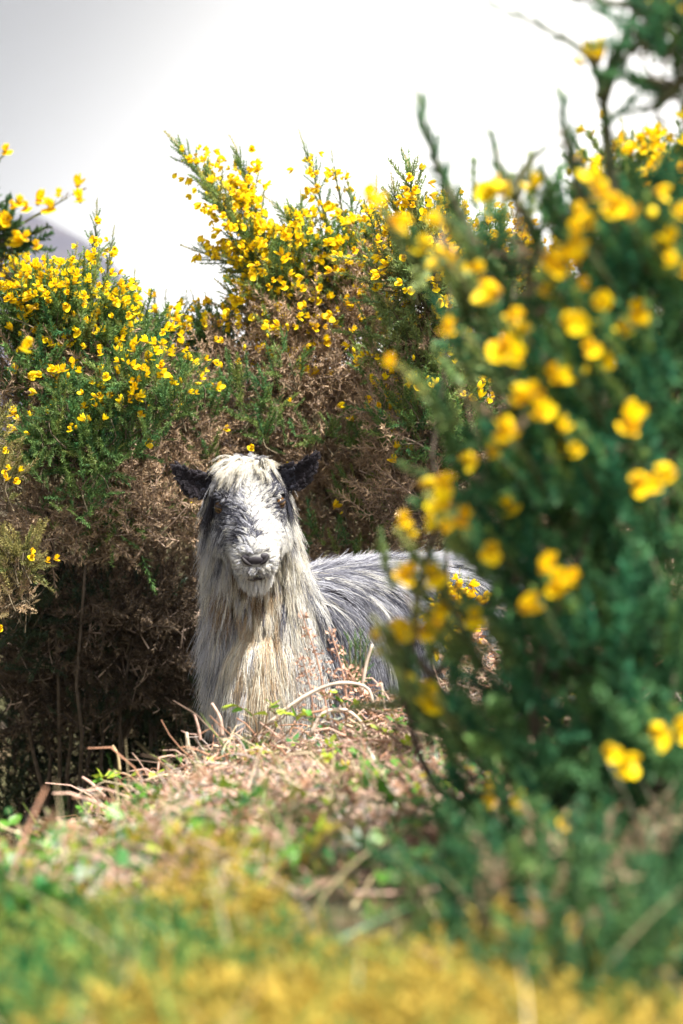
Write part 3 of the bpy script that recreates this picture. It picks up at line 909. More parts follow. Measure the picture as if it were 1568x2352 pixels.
def left_edge_bush():
    b = Bush('gorse_bush', gbase(-330, 4.5), 'pale sunlit gorse tuft at the left edge in front of the dark thicket')
    c = (np.array([.26, .24, .10]), np.array([.12, .18, .07]), np.array([.40, .32, .16]))
    b.limb([at(-120, 1620, 4.6), at(-50, 1480, 4.58), at(15, 1360, 4.55), at(42, 1290, 4.52)], .006, .002)
    b.limb([at(-120, 1500, 4.6), at(-60, 1250, 4.58), at(-12, 1060, 4.55)], .006, .002)
    b.lobe(42, 1285, 4.5, (.055, .06, .045), 90, .05, cols=c, fl=1, limb=False)
    b.lobe(20, 1370, 4.5, (.05, .05, .05), 60, .05, cols=(TAN, BROWN, LIME), limb=False)
    b.lobe(-10, 1010, 4.5, (.02, .04, .06), 30, .05, cols=c, limb=False)
    b.lobe(8, 1100, 4.5, (.03, .04, .05), 40, .05, cols=c, fl=2, limb=False)
    for px, py in [(103, 1290), (123, 1283), (18, 1102), (35, 1105), (4, 1445)]:
        b.cluster(at(px, py, 4.45), np.array([.3, -1, .2]), 1, .003)
    b.done(.018)


def small_shrubs():
    b = Bush('gorse_shrub', gbase(1030, 4.35), 'small upright gorse shoots in yellow flower beside the goat flank')
    for x, y in [(1005, 1345), (1030, 1335), (1055, 1325), (1075, 1345), (1015, 1365)]:
        b.lead([(1035 + (x - 1035) * .4, 1480), (x - 4, 1410), (x, y)], 4.3, .035, 130, 6, cols=SUNG)
    b.done(.02)
    b = Bush('gorse_shrub', gbase(822, 4.15), 'small dark green gorse seedling standing against the goat flank')
    for x, y in [(800, 1470), (815, 1462), (828, 1458), (842, 1475), (785, 1500), (850, 1500)]:
        b.lead([(822, 1590), (822 + (x - 822) * .7, 1530), (x, y)], 4.15, .03, 150, 0, cols=(GREEN, TEAL, GREEN), tip=.6)
    b.done()


central_bush(); left_bush(); gap_bush(); back_right_bush(); top_right_bush()
near_bush(); left_near_bush(); left_edge_bush(); small_shrubs()


# ------------------------------------------------------------------ goat
E0 = at(573, 1158, 4.40)
F_ = nrm(np.array([0.10, -0.80, -0.60]))
S_ = np.array([1.0, 0.0, 0.035]); S_ = nrm(S_ - F_ * (S_ @ F_))
N_ = np.cross(F_, S_)


def H(f, s, n):
    return E0 + F_ * f + S_ * s + N_ * n


def toH(P):
    d = np.asarray(P) - E0
    return d @ F_, d @ S_, d @ N_


def W(x, y, z):
    return np.array([x, y, CZ + z])


def ellipsoid(c, axes, r, nu=20, nv=12):
    u = np.linspace(0, 2 * math.pi, nu, endpoint=False)
    v = np.linspace(0, math.pi, nv + 1)[1:-1]
    V = [np.array([0, 0, 1.0])] + [np.array([math.cos(a) * math.sin(b), math.sin(a) * math.sin(b), math.cos(b)]) for b in v for a in u] + [np.array([0, 0, -1.0])]
    V = np.array(V) * np.array(r)
    A = np.array(axes)            # rows are the axes
    V = c + V @ A
    T, Q = [], []
    m = len(v)
    for j in range(nu):
        T.append([0, 1 + j, 1 + (j + 1) % nu])
        T.append([len(V) - 1, 1 + (m - 1) * nu + (j + 1) % nu, 1 + (m - 1) * nu + j])
    for i in range(m - 1):
        for j in range(nu):
            Q.append([1 + i * nu + j, 1 + (i + 1) * nu + j, 1 + (i + 1) * nu + (j + 1) % nu, 1 + i * nu + (j + 1) % nu])
    return V, T, Q


def loft(rings):
    """closed surface through equal-length rings"""
    n, k = len(rings), len(rings[0])
    V = np.vstack(rings + [rings[0].mean(0)[None], rings[-1].mean(0)[None]])
    Q = [[i * k + j, i * k + (j + 1) % k, (i + 1) * k + (j + 1) % k, (i + 1) * k + j] for i in range(n - 1) for j in range(k)]
    T = [[n * k, (j + 1) % k, j] for j in range(k)] + [[n * k + 1, (n - 1) * k + j, (n - 1) * k + (j + 1) % k] for j in range(k)]
    return V, T, Q


def rtube(acc, pts, radii, n=24, k=20):
    """fat tube with rounded ends"""
    P = bez(pts, n)
    r = np.interp(np.linspace(0, 1, n), np.linspace(0, 1, len(radii)), radii)
    acc.add(*tube(P, r, k))
    I3 = np.eye(3)
    acc.add(*ellipsoid(P[0], I3, (r[0],) * 3))
    acc.add(*ellipsoid(P[-1], I3, (r[-1],) * 3))


EARS = [(-1, H(-.040, -.070, .018), at(398, 1066, 4.385)), (1, H(-.040, .068, .022), at(728, 1041, 4.40))]
CAMV = np.array([0, -1.0, 0])


def goat():
    root = empty('goat', W(0.08, 4.8, -.86), 'long haired grey and white goat with dark ears looking out from the gorse', 'goat')
    A = Acc()
    # head, ring by ring from the poll to the lips
    table = [(-.115, .030, .020, -.030), (-.098, .052, .046, -.055), (-.06, .066, .062, -.080), (-.02, .069, .060, -.092), (.015, .067, .046, -.094),
             (.05, .056, .033, -.090), (.085, .046, .024, -.082), (.115, .0415, .016, -.076), (.138, .041, .011, -.074), (.155, .037, .004, -.066),
             (.166, .027, -.006, -.054), (.172, .012, -.016, -.040)]
    rings = []
    for f, w, t, b in table:
        a = np.linspace(0, 2 * math.pi, 28, endpoint=False)
        ca, sa = np.cos(a), np.sin(a)
        ex = .8
        s = np.sign(ca) * np.abs(ca) ** ex * w
        n = np.where(sa > 0, np.abs(sa) ** ex * (t - (t + b) / 2), -np.abs(sa) ** ex * ((t + b) / 2 - b)) + (t + b) / 2
        # the upper half narrows towards the bridge of the nose
        nar = 1 - .25 * sm((n - (t + b) / 2) / max((t - b) / 2, 1e-3)) * (1 if f > .02 else .35)
        rings.append(np.array([H(f, q * z, m) for q, z, m in zip(s, nar, n)]))
    A.add(*loft(rings))
    HA = np.array([F_, S_, N_])
    A.add(*ellipsoid(H(.118, 0, -.083), HA, (.040, .028, .020)))        # lower jaw and chin
    A.add(*ellipsoid(H(.148, -.017, -.040), HA, (.022, .021, .024)))    # upper lips
    A.add(*ellipsoid(H(.148, .017, -.040), HA, (.022, .021, .024)))
    for q in (-1, 1):
        A.add(*ellipsoid(H(.0, q * .050, .031), HA, (.026, .018, .008)))    # brow ridges
        A.add(*ellipsoid(H(.0, q * .046, -.045), HA, (.055, .022, .04)))    # cheeks
    # neck, trunk, legs, tail
    rtube(A, [H(-.075, 0, -.025), W(-.182, 4.56, -.09), W(-.155, 4.62, -.25)], [.066, .084, .102])
    rtube(A, [W(-.16, 4.56, -.32), W(-.13, 4.64, -.275), W(.05, 4.78, -.27), W(.22, 4.92, -.275), W(.36, 5.03, -.265), W(.43, 5.085, -.27)],
          [.085, .135, .160, .168, .150, .09], 36, 24)
    legs = [[W(-.205, 4.60, -.32), W(-.208, 4.585, -.48), W(-.21, 4.565, -.62), W(-.21, 4.56, -.76), W(-.212, 4.545, -.815)],
            [W(-.095, 4.57, -.32), W(-.10, 4.555, -.48), W(-.102, 4.54, -.62), W(-.102, 4.535, -.76), W(-.104, 4.52, -.815)],
            [W(.33, 5.09, -.30), W(.35, 5.05, -.46), W(.43, 5.10, -.60), W(.41, 5.08, -.76), W(.40, 5.07, -.815)],
            [W(.43, 4.99, -.30), W(.44, 4.95, -.46), W(.52, 5.00, -.60), W(.50, 4.98, -.76), W(.49, 4.97, -.815)]]
    for i, L in enumerate(legs):
        rtube(A, L, [.060, .046, .032, .024, .026] if i < 2 else [.095, .065, .034, .025, .027], 22, 14)
    rtube(A, [W(.44, 5.09, -.20), W(.50, 5.13, -.17), W(.54, 5.16, -.19)], [.026, .02, .012], 10, 10)
    # ears: cupped blades
    for sd, b, tip in EARS:
        ax = nrm(tip - b)
        L = np.linalg.norm(tip - b)
        wv = nrm(np.cross(ax, CAMV))
        if wv[2] < 0: wv = -wv
        fv = nrm(np.cross(wv, ax)); fv = fv if fv @ CAMV > 0 else -fv
        rr = []
        for t in np.linspace(0, 1, 14):
            wd = .0315 * (.72 + .28 * math.sin(math.pi * min(1, t * 1.5 + .1))) * max(1 - t ** 2.6, 0.02) ** .55
            th = np.linspace(-1, 1, 9)
            cup = .018 * (1 - t * .6)
            sag = -wv * .012 * math.sin(math.pi * t)
            back = [b + ax * L * t + sag + wv * wd * q - fv * cup * (1 - q * q) - fv * .004 for q in th]
            front = [b + ax * L * t + sag + wv * wd * q * .93 - fv * cup * (1 - q * q) * .86 + fv * .0035 for q in th[::-1]]
            rr.append(np.array(back + front))
        A.add(*loft(rr))
    raw = A.mesh('raw_goat', None)
    tmp = bpy.data.objects.new('raw_goat', raw)
    COL.objects.link(tmp)
    r = tmp.modifiers.new('r', 'REMESH'); r.mode = 'VOXEL'; r.voxel_size = .0055
    s = tmp.modifiers.new('s', 'SMOOTH'); s.factor = .5; s.iterations = 3
    dg = bpy.context.evaluated_depsgraph_get()
    me = bpy.data.meshes.new_from_object(tmp.evaluated_get(dg))
    bpy.data.objects.remove(tmp)
    me.name = 'body'
    nv = len(me.vertices)
    P = np.empty(nv * 3, np.float32); me.vertices.foreach_get('co', P); P = P.reshape(-1, 3).astype(float)
    Nn = np.empty(nv * 3, np.float32); me.vertex_normals.foreach_get('vector', Nn); Nn = Nn.reshape(-1, 3).astype(float)
    me.polygons.foreach_set('use_smooth', np.ones(len(me.polygons), bool))

    # ---- regions
    SEG = {'neck': [H(-.10, 0, -.05), W(-.185, 4.56, -.10), W(-.17, 4.60, -.22)],
           'chest': [W(-.175, 4.55, -.26), W(-.165, 4.56, -.40)],
           'trunk': [W(-.05, 4.70, -.27), W(.05, 4.78, -.27), W(.22, 4.92, -.275), W(.43, 5.085, -.27)]}
    names = ['head', 'neck', 'chest', 'trunk', 'leg', 'ear', 'tail']

    def dseg(P, pts):
        pts = bez(pts, 12) if len(pts) > 2 else np.linspace(pts[0], pts[1], 8)
        d = np.full(len(P), 9.)
        for q in pts: d = np.minimum(d, np.linalg.norm(P - q, axis=1))
        return d

    def region(P):
        f, s, n = toH(P)
        D = np.stack([dseg(P, [H(-.06, 0, -.02), H(.14, 0, -.035)]) - .062, dseg(P, SEG['neck']) - .095, dseg(P, SEG['chest']) - .12,
                      dseg(P, SEG['trunk']) - .16, np.min([dseg(P, L) for L in legs], 0) - .045,
                      np.full(len(P), 9.), dseg(P, [W(.46, 5.1, -.19), W(.54, 5.16, -.19)]) - .02], 1)
        R = D.argmin(1)
        R[(f > -.02) & (n > -.11) & (np.abs(s) < .085) & (P[:, 1] < 4.5)] = 0
        for sd, b, tip in EARS:
            t = (P - b) @ nrm(tip - b)
            q = np.linalg.norm(P - b - t[:, None] * nrm(tip - b), axis=1)
            R[(t > .004) & (q < .050) & (s * sd > .064)] = 5
        return R, f, s, n

    R, f, s, n = region(P)
    rs = np.random.default_rng(3)

    WHITE = np.array([.70, .69, .66]); CREAM = np.array([.69, .64, .53]); GREY = np.array([.22, .225, .275]); SLATE = np.array([.075, .078, .11])
    BLACK = np.array([.022, .019, .026]); TAWNY = np.array([.54, .40, .26]); UMBER = np.array([.20, .13, .07]); PALE = np.array([.52, .53, .60])

    def blend(M, items):
        """choose a palette colour per row by weights"""
        w = np.stack([np.maximum(np.asarray(a, float) * np.ones(M), 0) for a, c in items], 1) + 1e-6
        w /= w.sum(1, keepdims=True)
        u = rs.uniform(0, 1, M)[:, None]
        k = (np.cumsum(w, 1) < u).sum(1).clip(0, len(items) - 1)
        return np.array([c for a, c in items])[k]

    def g2(f, s, n, c, r):
        return np.exp(-(((f - c[0]) / r[0]) ** 2 + ((s - c[1]) / r[1]) ** 2 + ((n - c[2]) / r[2]) ** 2))

    def fur_colour(P, R, f, s, n):
        out = fur_base(P, R, f, s, n)
        for sd, b, tip in EARS:
            d = np.linalg.norm(P - (b - S_ * sd * .004 - N_ * .004), axis=1)
            k = rs.uniform(0, 1, len(P)) < 1.15 * (1 - sm((d - .022) / .024))
            out[k] = np.where(rs.uniform(0, 1, (k.sum(), 1)) < .6, BLACK, SLATE)
        return out

    def fur_base(P, R, f, s, n):
        M = len(P)
        out = np.zeros((M, 3))
        nz = noise3(P, 38, 9)
        nz2 = noise3(P, 110, 10)
        # head
        temple = 16 * (g2(f, np.abs(s), n, (-.045, .060, .03), (.034, .020, .040)))
        eye = 26.0 * g2(f, np.abs(s), n, (.008, .058, .004), (.030, .024, .026)) + 11 * g2(f, s, n, (-.015, .045, .05), (.022, .018, .02))
        tear = 11 * g2(f, s, n, (.05, -.05, -.01), (.03, .016, .03))
        spots = 14 * (g2(f, s, n, (.095, -.012, .02), (.012, .011, .02)) + g2(f, s, n, (.118, -.03, .005), (.013, .012, .015)) + g2(f, s, n, (.12, .006, .015), (.008, .007, .02)) + g2(f, s, n, (.06, -.03, .02), (.014, .012, .02)))
        lip = 3.0 * g2(f, s, n, (.16, 0, -.045), (.012, .018, .012))
        fore = 14 * sm((n - .036) / .014) * sm((-f - .01) / .03) * sm((.048 - np.abs(s - .002)) / .012)
        right = sm((s + .01) / .03)
        left = 1 - right
        under = sm((-.072 - n) / .02) * sm((.10 - f) / .05)
        jaw = sm((-.03 - n) / .03)
        h = R == 0
        hc = blend(M, [(.32 + 1.7 * right + 3.0 * np.exp(-((s - .004) / .012) ** 2) * sm((.10 - f) / .03) * sm((f + .02) / .02) * sm((n - .0) / .01) + jaw + 1.2 * sm((f - .10) / .03), WHITE), (1.3 * left + .3, PALE), (1.1 * left * sm((.12 - f) / .04) + .12 + .5 * np.maximum(nz, 0), GREY), (temple + eye * .7 + tear * .5 + 1.0 * spots + lip * .6, SLATE),
                       (temple * .8 + eye * .35 + spots * .3, BLACK), (fore + .8 * jaw * right, CREAM), (fore * 1.2, WHITE), (under * 2.5, TAWNY), (under * 2.0, UMBER)])
        out[h] = hc[h]
        # neck and chest
        x = P[:, 0] + .18
        z = P[:, 2] - CZ
        front = sm((4.60 - P[:, 1]) / .1)
        mid = np.exp(-((x - .02) / .05) ** 2) * front
        throat = np.exp(-((x + .005) / .05) ** 2) * sm((-.085 - z) / .02) * sm((z + .20) / .05) * front
        tan = np.exp(-((x - .012) / .04) ** 2) * sm((-.15 - z) / .04) * sm((z + .36) / .06) * front
        lft = sm((-x + .02) / .06)
        rgt = sm((x - .02) / .05)
        low = sm((-.33 - z) / .06)
        nc = blend(M, [(1.2 + 1.3 * rgt + .6 * mid, WHITE), (1.7 * lft + .3, PALE), (.75 + .5 * rgt + .8 * np.maximum(nz2, 0) + low, GREY), (.30 + .5 * rgt * (1 - front) + .4 * low, SLATE), (5 * mid + .3, CREAM), (5.0 * tan + .9 * throat, TAWNY), (3.5 * throat, UMBER)])
        k = (R == 1) | (R == 2)
        out[k] = nc[k]
        # trunk
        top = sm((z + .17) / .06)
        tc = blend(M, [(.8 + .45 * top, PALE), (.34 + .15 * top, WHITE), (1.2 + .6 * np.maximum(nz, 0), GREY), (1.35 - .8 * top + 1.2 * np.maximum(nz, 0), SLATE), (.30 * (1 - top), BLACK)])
        k = (R == 3) | (R == 6)
        out[k] = tc[k]
        lc = blend(M, [(1.1, WHITE), (.8, PALE), (.8, GREY), (.3, SLATE), (.35, CREAM)])
        k = R == 4
        out[k] = lc[k]
        k = R == 5
        ec = blend(M, [(1.0, BLACK), (.5, np.array([.045, .038, .05]))])
        out[k] = ec[k]
        return out

    # skin colour: the same coat, averaged and darkened to paint shade between the locks
    c = np.mean([fur_colour(P, R, f, s, n) for q in range(6)], 0) * .45
    cc = np.ones((nv, 4), np.float32); cc[:, :3] = c
    ca = me.color_attributes.new('col', 'FLOAT_COLOR', 'POINT')
    ca.data.foreach_set('color', cc.ravel())
    me.materials.clear(); me.materials.append(M_skin)
    link('body', me, root)

    # ---- fur
    me.calc_loop_triangles()
    nt = len(me.loop_triangles)
    tri = np.empty(nt * 3, np.int32); me.loop_triangles.foreach_get('vertices', tri); tri = tri.reshape(-1, 3)
    a, b, c3 = P[tri[:, 0]], P[tri[:, 1]], P[tri[:, 2]]
    area = np.linalg.norm(np.cross(b - a, c3 - a), axis=1) / 2
    cen = (a + b + c3) / 3
    Rt = R[tri[:, 0]]
    # hair count follows the coat: fine and dense on the face, thinner on the far side
    dens = np.choose(Rt, [4.2, 1.7, 1.5, 1.1, .6, 3.0, .8])
    facing = (np.cross(b - a, c3 - a) * (np.array([0, 0, CZ]) - cen)).sum(1)
    dens = dens * np.where(facing > 0, 1.0, .45)
    pr = area * dens; pr /= pr.sum()

    def sample(M):
        k = rs.choice(nt, M, p=pr)
        u = np.sqrt(rs.uniform(0, 1, M))[:, None]; v = rs.uniform(0, 1, M)[:, None]
        w0, w1, w2 = 1 - u, u * (1 - v), u * v
        Q = a[k] * w0 + b[k] * w1 + c3[k] * w2
        nn = nrm(Nn[tri[k, 0]] * w0 + Nn[tri[k, 1]] * w1 + Nn[tri[k, 2]] * w2)
        return Q, nn

    tr = bpy.data.meshes.new('t')
    bvh = BVHTree.FromPolygons([tuple(p) for p in P], [tuple(t) for t in tri])
    DOWN = np.array([0, 0, -1.0])
    BACK = nrm(np.array([.62, .52, -.02]))
    K = 9

    def groom(Q, nn):
        """length, start direction, droop per root"""
        M = len(Q)
        Rg, f, s, n = region(Q)
        z = Q[:, 2] - CZ
        L = np.zeros(M); D = np.zeros((M, 3)); G = np.zeros(M)
        # head
        h = Rg == 0
        forelock = h & (f < -.030) & (n > .036) & (np.abs(s - .002) < .036)
        side = h & (np.abs(s) > .035) & (n < -.012) & (f < .075)
        beard = h & (n < -.066) & (f > -.02)
        muzz = h & (f > .075) & ~beard
        fore = h & ~forelock & ~side & ~beard & ~muzz
        tang = -F_ - nn * (nn @ -F_)[:, None]
        # short face hair lies away from the nose
        D[fore] = nrm(tang[fore] * .85 + nn[fore] * .24 + DOWN * .25 + S_ * np.sign(s[fore])[:, None] * .35); L[fore] = .0075 + .010 * sm((-.03 - f[fore]) / .03); G[fore] = .04
        D[muzz] = nrm(tang[muzz] * .9 + nn[muzz] * .22 + S_ * np.sign(s[muzz])[:, None] * .35 + DOWN * .2); L[muzz] = .009 + .010 * sm((.14 - f[muzz]) / .06); G[muzz] = .05
        outw = S_ * np.sign(s)[:, None]
        D[side] = nrm(nn[side] * .40 + outw[side] * .15 + DOWN * .8 + tang[side] * .25); L[side] = .028 + .022 * sm((-.02 - n[side]) / .05) * sm((.05 - f[side]) / .05); G[side] = .16
        D[beard] = nrm(nn[beard] * .35 + DOWN * .9 + F_ * .10); L[beard] = .020 + .022 * sm((f[beard] - .03) / .05) * sm((.12 - f[beard]) / .03); G[beard] = .2
        D[forelock] = nrm(nn[forelock] * .80 + F_ * .38 + S_ * (-.42 + 7.0 * (s[forelock] - .006))[:, None]); L[forelock] = .044 + .030 * np.exp(-((s[forelock] + .004) / .018) ** 2); G[forelock] = .20
        # neck and chest
        k = (Rg == 1) | (Rg == 2)
        hor = nn * [1, 1, 0]
        up_ = sm((z[k] + .34) / .2)[:, None]
        D[k] = nrm(nn[k] * (.20 + .26 * up_) + hor[k] * .10 * up_ + DOWN * .85); L[k] = (.085 + .05 * sm((-.10 - z[k]) / .1)) * (1 - .55 * sm((-.30 - z[k]) / .14)); G[k] = .16
        thr = k & (z > -.22) & (np.abs(Q[:, 0] + .175) < .05) & (nn[:, 1] < -.3); L[thr] *= .55
        kk = k & (nn[:, 2] > .6); L[kk] *= .7
        # trunk
        k = (Rg == 3)
        up = sm((nn[:, 2] - .3) / .5)[:, None]
        latv = nn * [1, 1, 0]
        D[k] = nrm(nn[k] * .22 + DOWN * (.75 - .7 * up[k]) + BACK * (.38 + .35 * up[k]) + latv[k] * .55 * up[k]); L[k] = .105; G[k] = .16
        k = Rg == 4
        D[k] = nrm(nn[k] * .14 + DOWN); L[k] = .018 + .045 * sm((z[k] + .55) / .16); G[k] = .12
        k = Rg == 5
        tg = np.where((s > 0)[:, None], nrm(EARS[1][2] - EARS[1][1]), nrm(EARS[0][2] - EARS[0][1]))
        D[k] = nrm(nn[k] * .4 + tg[k] * .8); L[k] = .0050; G[k] = 0
        k = Rg == 6
        D[k] = nrm(nn[k] * .4 + BACK * .6 + DOWN * .3); L[k] = .09; G[k] = .2
        # bare: eyes, nose pad, line of the lips
        bare = h & (((f - .004) ** 2 + (np.abs(s) - .062) ** 2 + (n - .009) ** 2) < .0235 ** 2)
        bare |= h & (f > .152) & (n > -.027) & (n < -.003) & (np.abs(s) < .026)
        L[bare] = 0
        de = np.sqrt((f - .013) ** 2 + (np.abs(s) - .062) ** 2 + (n - .008) ** 2)
        kk = h & (de < .045)
        L[kk] = np.minimum(L[kk], .006 + .45 * np.maximum(de[kk] - .02, 0))
        return Rg, f, s, n, L, D, G

    NG, NC = 9500, 27
    GQ_, GN = sample(NG)
    Rg, gf, gs, gn, GL, GD, GG = groom(GQ_, GN)
    keep = GL > 0
    GQ_, GN, Rg, gf, gs, gn, GL, GD, GG = [q[keep] for q in (GQ_, GN, Rg, gf, gs, gn, GL, GD, GG)]
    NG = len(GQ_)
    GL = GL * rs.uniform(.62, 1.25, NG)
    tuft = (Rg == 0) & (gf < -.030) & (gn > .036) & (GL > .03)
    GL[tuft] *= rs.uniform(.55, 1.15, tuft.sum())
    GD[tuft] = nrm(GD[tuft] + rs.normal(0, .28, (tuft.sum(), 3)))
    curlv = nrm(rs.normal(0, 1, (NG, 3)))
    wav = rs.uniform(0, 1, (NG, 1)); ph = rs.uniform(0, 6.28, (NG, 1))
    pts = np.zeros((NG, K, 3)); pts[:, 0] = GQ_
    hd = np.where(Rg == 0, .45, 1.0)[:, None]
    d = nrm(GD + rs.normal(0, .10, (NG, 3)) * hd)
    long_ = sm((GL - .03) / .06)[:, None]
    for i in range(1, K):
        d = nrm(d + DOWN * GG[:, None] + rs.normal(0, .045, (NG, 3)) * hd + curlv * (.05 + .16 * wav) * long_ * np.sin(i * (.7 + .9 * wav) + ph))
        q = pts[:, i - 1] + d * (GL / (K - 1))[:, None]
        for j in range(NG):
            loc, nor, _, dist = bvh.find_nearest(q[j], .03)
            if loc is not None:
                sd = (q[j] - np.array(loc)) @ np.array(nor)
                lim = .0022 + .0012 * i * min(1, GL[j] / .05)
                if sd < lim: q[j] += np.array(nor) * (lim - sd)
        pts[:, i] = q
    # strands gathered into locks round the guides
    kd = kdtree.KDTree(NG)
    for j in range(NG): kd.insert(GQ_[j], j)
    kd.balance()
    NS = NG * NC
    SQ, SN = sample(NS)
    own = np.array([kd.find(q)[1] for q in SQ])
    RgS, f2, s2, n2, LS, _, _ = groom(SQ, SN)
    ok = (LS > 0) & (np.linalg.norm(SQ - GQ_[own], axis=1) < .03)
    SQ, SN, own, RgS, f2, s2, n2, LS = [q[ok] for q in (SQ, SN, own, RgS, f2, s2, n2, LS)]
    NS = len(SQ)
    t = np.linspace(0, 1, K)
    lf = np.clip(LS / GL[own], .3, 1.4) * rs.uniform(.7, 1.18, NS)
    rel = pts[own] - pts[own][:, :1]
    off = (SQ - GQ_[own])
    clump = np.where(np.isin(RgS, [1, 2, 3]), .84, .5)
    conv = 1 - clump[:, None] * t[None] ** 1.3
    wob = rs.normal(0, 1, (NS, 1, 3)) * (.06 * LS[:, None, None]) * (t[None, :, None] ** 1.5) + rs.normal(0, 1, (NS, K, 3)) * np.where(RgS == 0, .0004, .0012)[:, None, None] * t[None, :, None]
    SP = GQ_[own][:, None] + off[:, None] * conv[:, :, None] + rel * lf[:, None, None] + wob
    SP[:, 0] = SQ
    # colour: mostly by lock, some stray strands
    gc = fur_colour(GQ_, Rg, gf, gs, gn)
    sc_ = fur_colour(SQ, RgS, f2, s2, n2)
    m = np.where(RgS == 0, .45, .74)[:, None]
    use = rs.uniform(0, 1, (NS, 1)) < m
    colr = np.where(use, gc[own], sc_) * rs.uniform(.82, 1.12, (NS, 1))
    cu = bpy.data.hair_curves.new('fur')
    cu.add_curves([K] * NS)
    cu.position_data.foreach_set('vector', SP.astype(np.float32).ravel())
    ra = cu.attributes.get('radius') or cu.attributes.new('radius', 'FLOAT', 'POINT')
    rad = np.where(RgS == 0, .00038, .00048)[:, None] * (1 - .8 * t[None] ** 1.5) * rs.uniform(.75, 1.25, (NS, 1))
    ra.data.foreach_set('value', rad.astype(np.float32).ravel())
    col = cu.attributes.new('col', 'FLOAT_COLOR', 'CURVE')
    c4 = np.ones((NS, 4), np.float32); c4[:, :3] = colr
    col.data.foreach_set('color', c4.ravel())
    cu.materials.append(M_fur)
    link('fur', cu, root)

    # ---- eyes, nose, mouth, hooves
    for q in (-1, 1):
        ec = H(.014, q * .0590, .008)
        acc = Acc()
        ev, et, eq = ellipsoid(ec, HA, (.0138, .0138, .0125), 20, 14)
        acc.add(ev, et, eq, (.11, .055, .018))
        eo = link('eye', acc.mesh('eye', M_eye, True), root)
        look = nrm(F_ * .74 + S_ * q * .62 + N_ * .08)
        ax2 = nrm(np.cross(look, N_)); ax3 = np.cross(ax2, look)
        acc = Acc(); acc.add(*ellipsoid(ec + look * .0108, np.array([ax2, ax3, look]), (.0078, .0042, .0030), 14, 8), (.006, .005, .005))
        link('pupil', acc.mesh('pupil', M_eye, True), eo)
        for nm, ud in (('upper_eyelid', 1), ('lower_eyelid', -1)):
            ang = np.linspace(-1.15, 1.15, 11)
            path = [ec + look * (.0128 * math.cos(a_)) * (.80 if ud < 0 else .93) + ax2 * (.0132 * math.sin(a_)) + ax3 * ud * ((.0092 if ud > 0 else .0100) * math.cos(a_ * 1.05)) for a_ in ang]
            acc = Acc(); acc.add(*tube(path, [.0006 + (.0020 if ud > 0 else .0010) * math.cos(a_) for a_ in ang], 8), (.035, .03, .036))
            link(nm, acc.mesh(nm, M_skin, True), eo)
    acc = Acc()
    NOSEC = (.026, .022, .031)
    acc.add(*ellipsoid(H(.164, 0, -.019), HA, (.008, .019, .013)), NOSEC)
    for q in (-1, 1):
        acc.add(*ellipsoid(H(.160, q * .016, -.013), HA, (.007, .012, .009)), NOSEC)
    acc.add(*ellipsoid(H(.1675, 0, -.034), HA, (.006, .0028, .011)), (.06, .05, .065))
    no = link('nose', acc.mesh('nose', M_nose, True), root)
    for q in (-1, 1):
        acc = Acc()
        pth = bez([H(.163, q * .027, -.006), H(.170, q * .019, -.0155), H(.174, q * .008, -.0215)], 9)
        acc.add(*tube(pth, [.0008, .0026, .0037, .0042, .0042, .0038, .003, .002, .0008], 8), (.010, .007, .010))
        link('nostril', acc.mesh('nostril', M_nose, True), no)
    acc = Acc()
    pth = bez([H(.143, -.0385, -.055), H(.156, -.030, -.0595), H(.169, -.014, -.0600), H(.1715, 0, -.0580), H(.169, .014, -.0590), H(.158, .028, -.0570), H(.150, .034, -.0550)], 26)
    acc.add(*tube(pth, [.0008] + [.0022] * 8 + [.0026] * 8 + [.0020] * 8 + [.0008], 7), (.028, .020, .026))
    link('mouth', acc.mesh('mouth', M_skin, True), root)
    for L in legs:
        acc = Acc()
        for q in (-1, 1):
            c0 = L[-1] + np.array([q * .013, -.010, -.022])
            rings = []
            for zz, ww, ll in [(.02, .016, .024), (.0, .018, .031), (-.02, .019, .036), (-.027, .018, .035)]:
                a_ = np.linspace(0, 2 * math.pi, 14, endpoint=False)
                rings.append(np.stack([c0[0] + np.cos(a_) * ww * .72, c0[1] + np.sin(a_) * ll - .4 * (.02 - zz), np.full(14, c0[2] + zz)], 1))
            acc.add(*loft(rings), (.035, .03, .028))
        link('hoof', acc.mesh('hoof', M_nose, True), root)
    return root


goat()


# ------------------------------------------------------------------ bank cover
def surf(n, x0, x1, y0, y1, wfun=None):
    x = rng.uniform(x0, x1, n); y = rng.uniform(y0, y1, n)
    if wfun is not None:
        k = rng.uniform(0, 1, n) < wfun(x, y)
        x, y = x[k], y[k]
    return np.stack([x, y, ground_z(x, y)], 1)


PINK = np.array([.60, .40, .32]); STRAW = np.array([.56, .45, .31]); RUST = np.array([.36, .19, .12]); ASH = np.array([.46, .38, .35]); UMB = np.array([.15, .10, .075])


def crest_y(x):
    return 4.05 + 0.08 * np.sin(x * 5) + 0.25 * sm((x - 0.15) / 0.5)


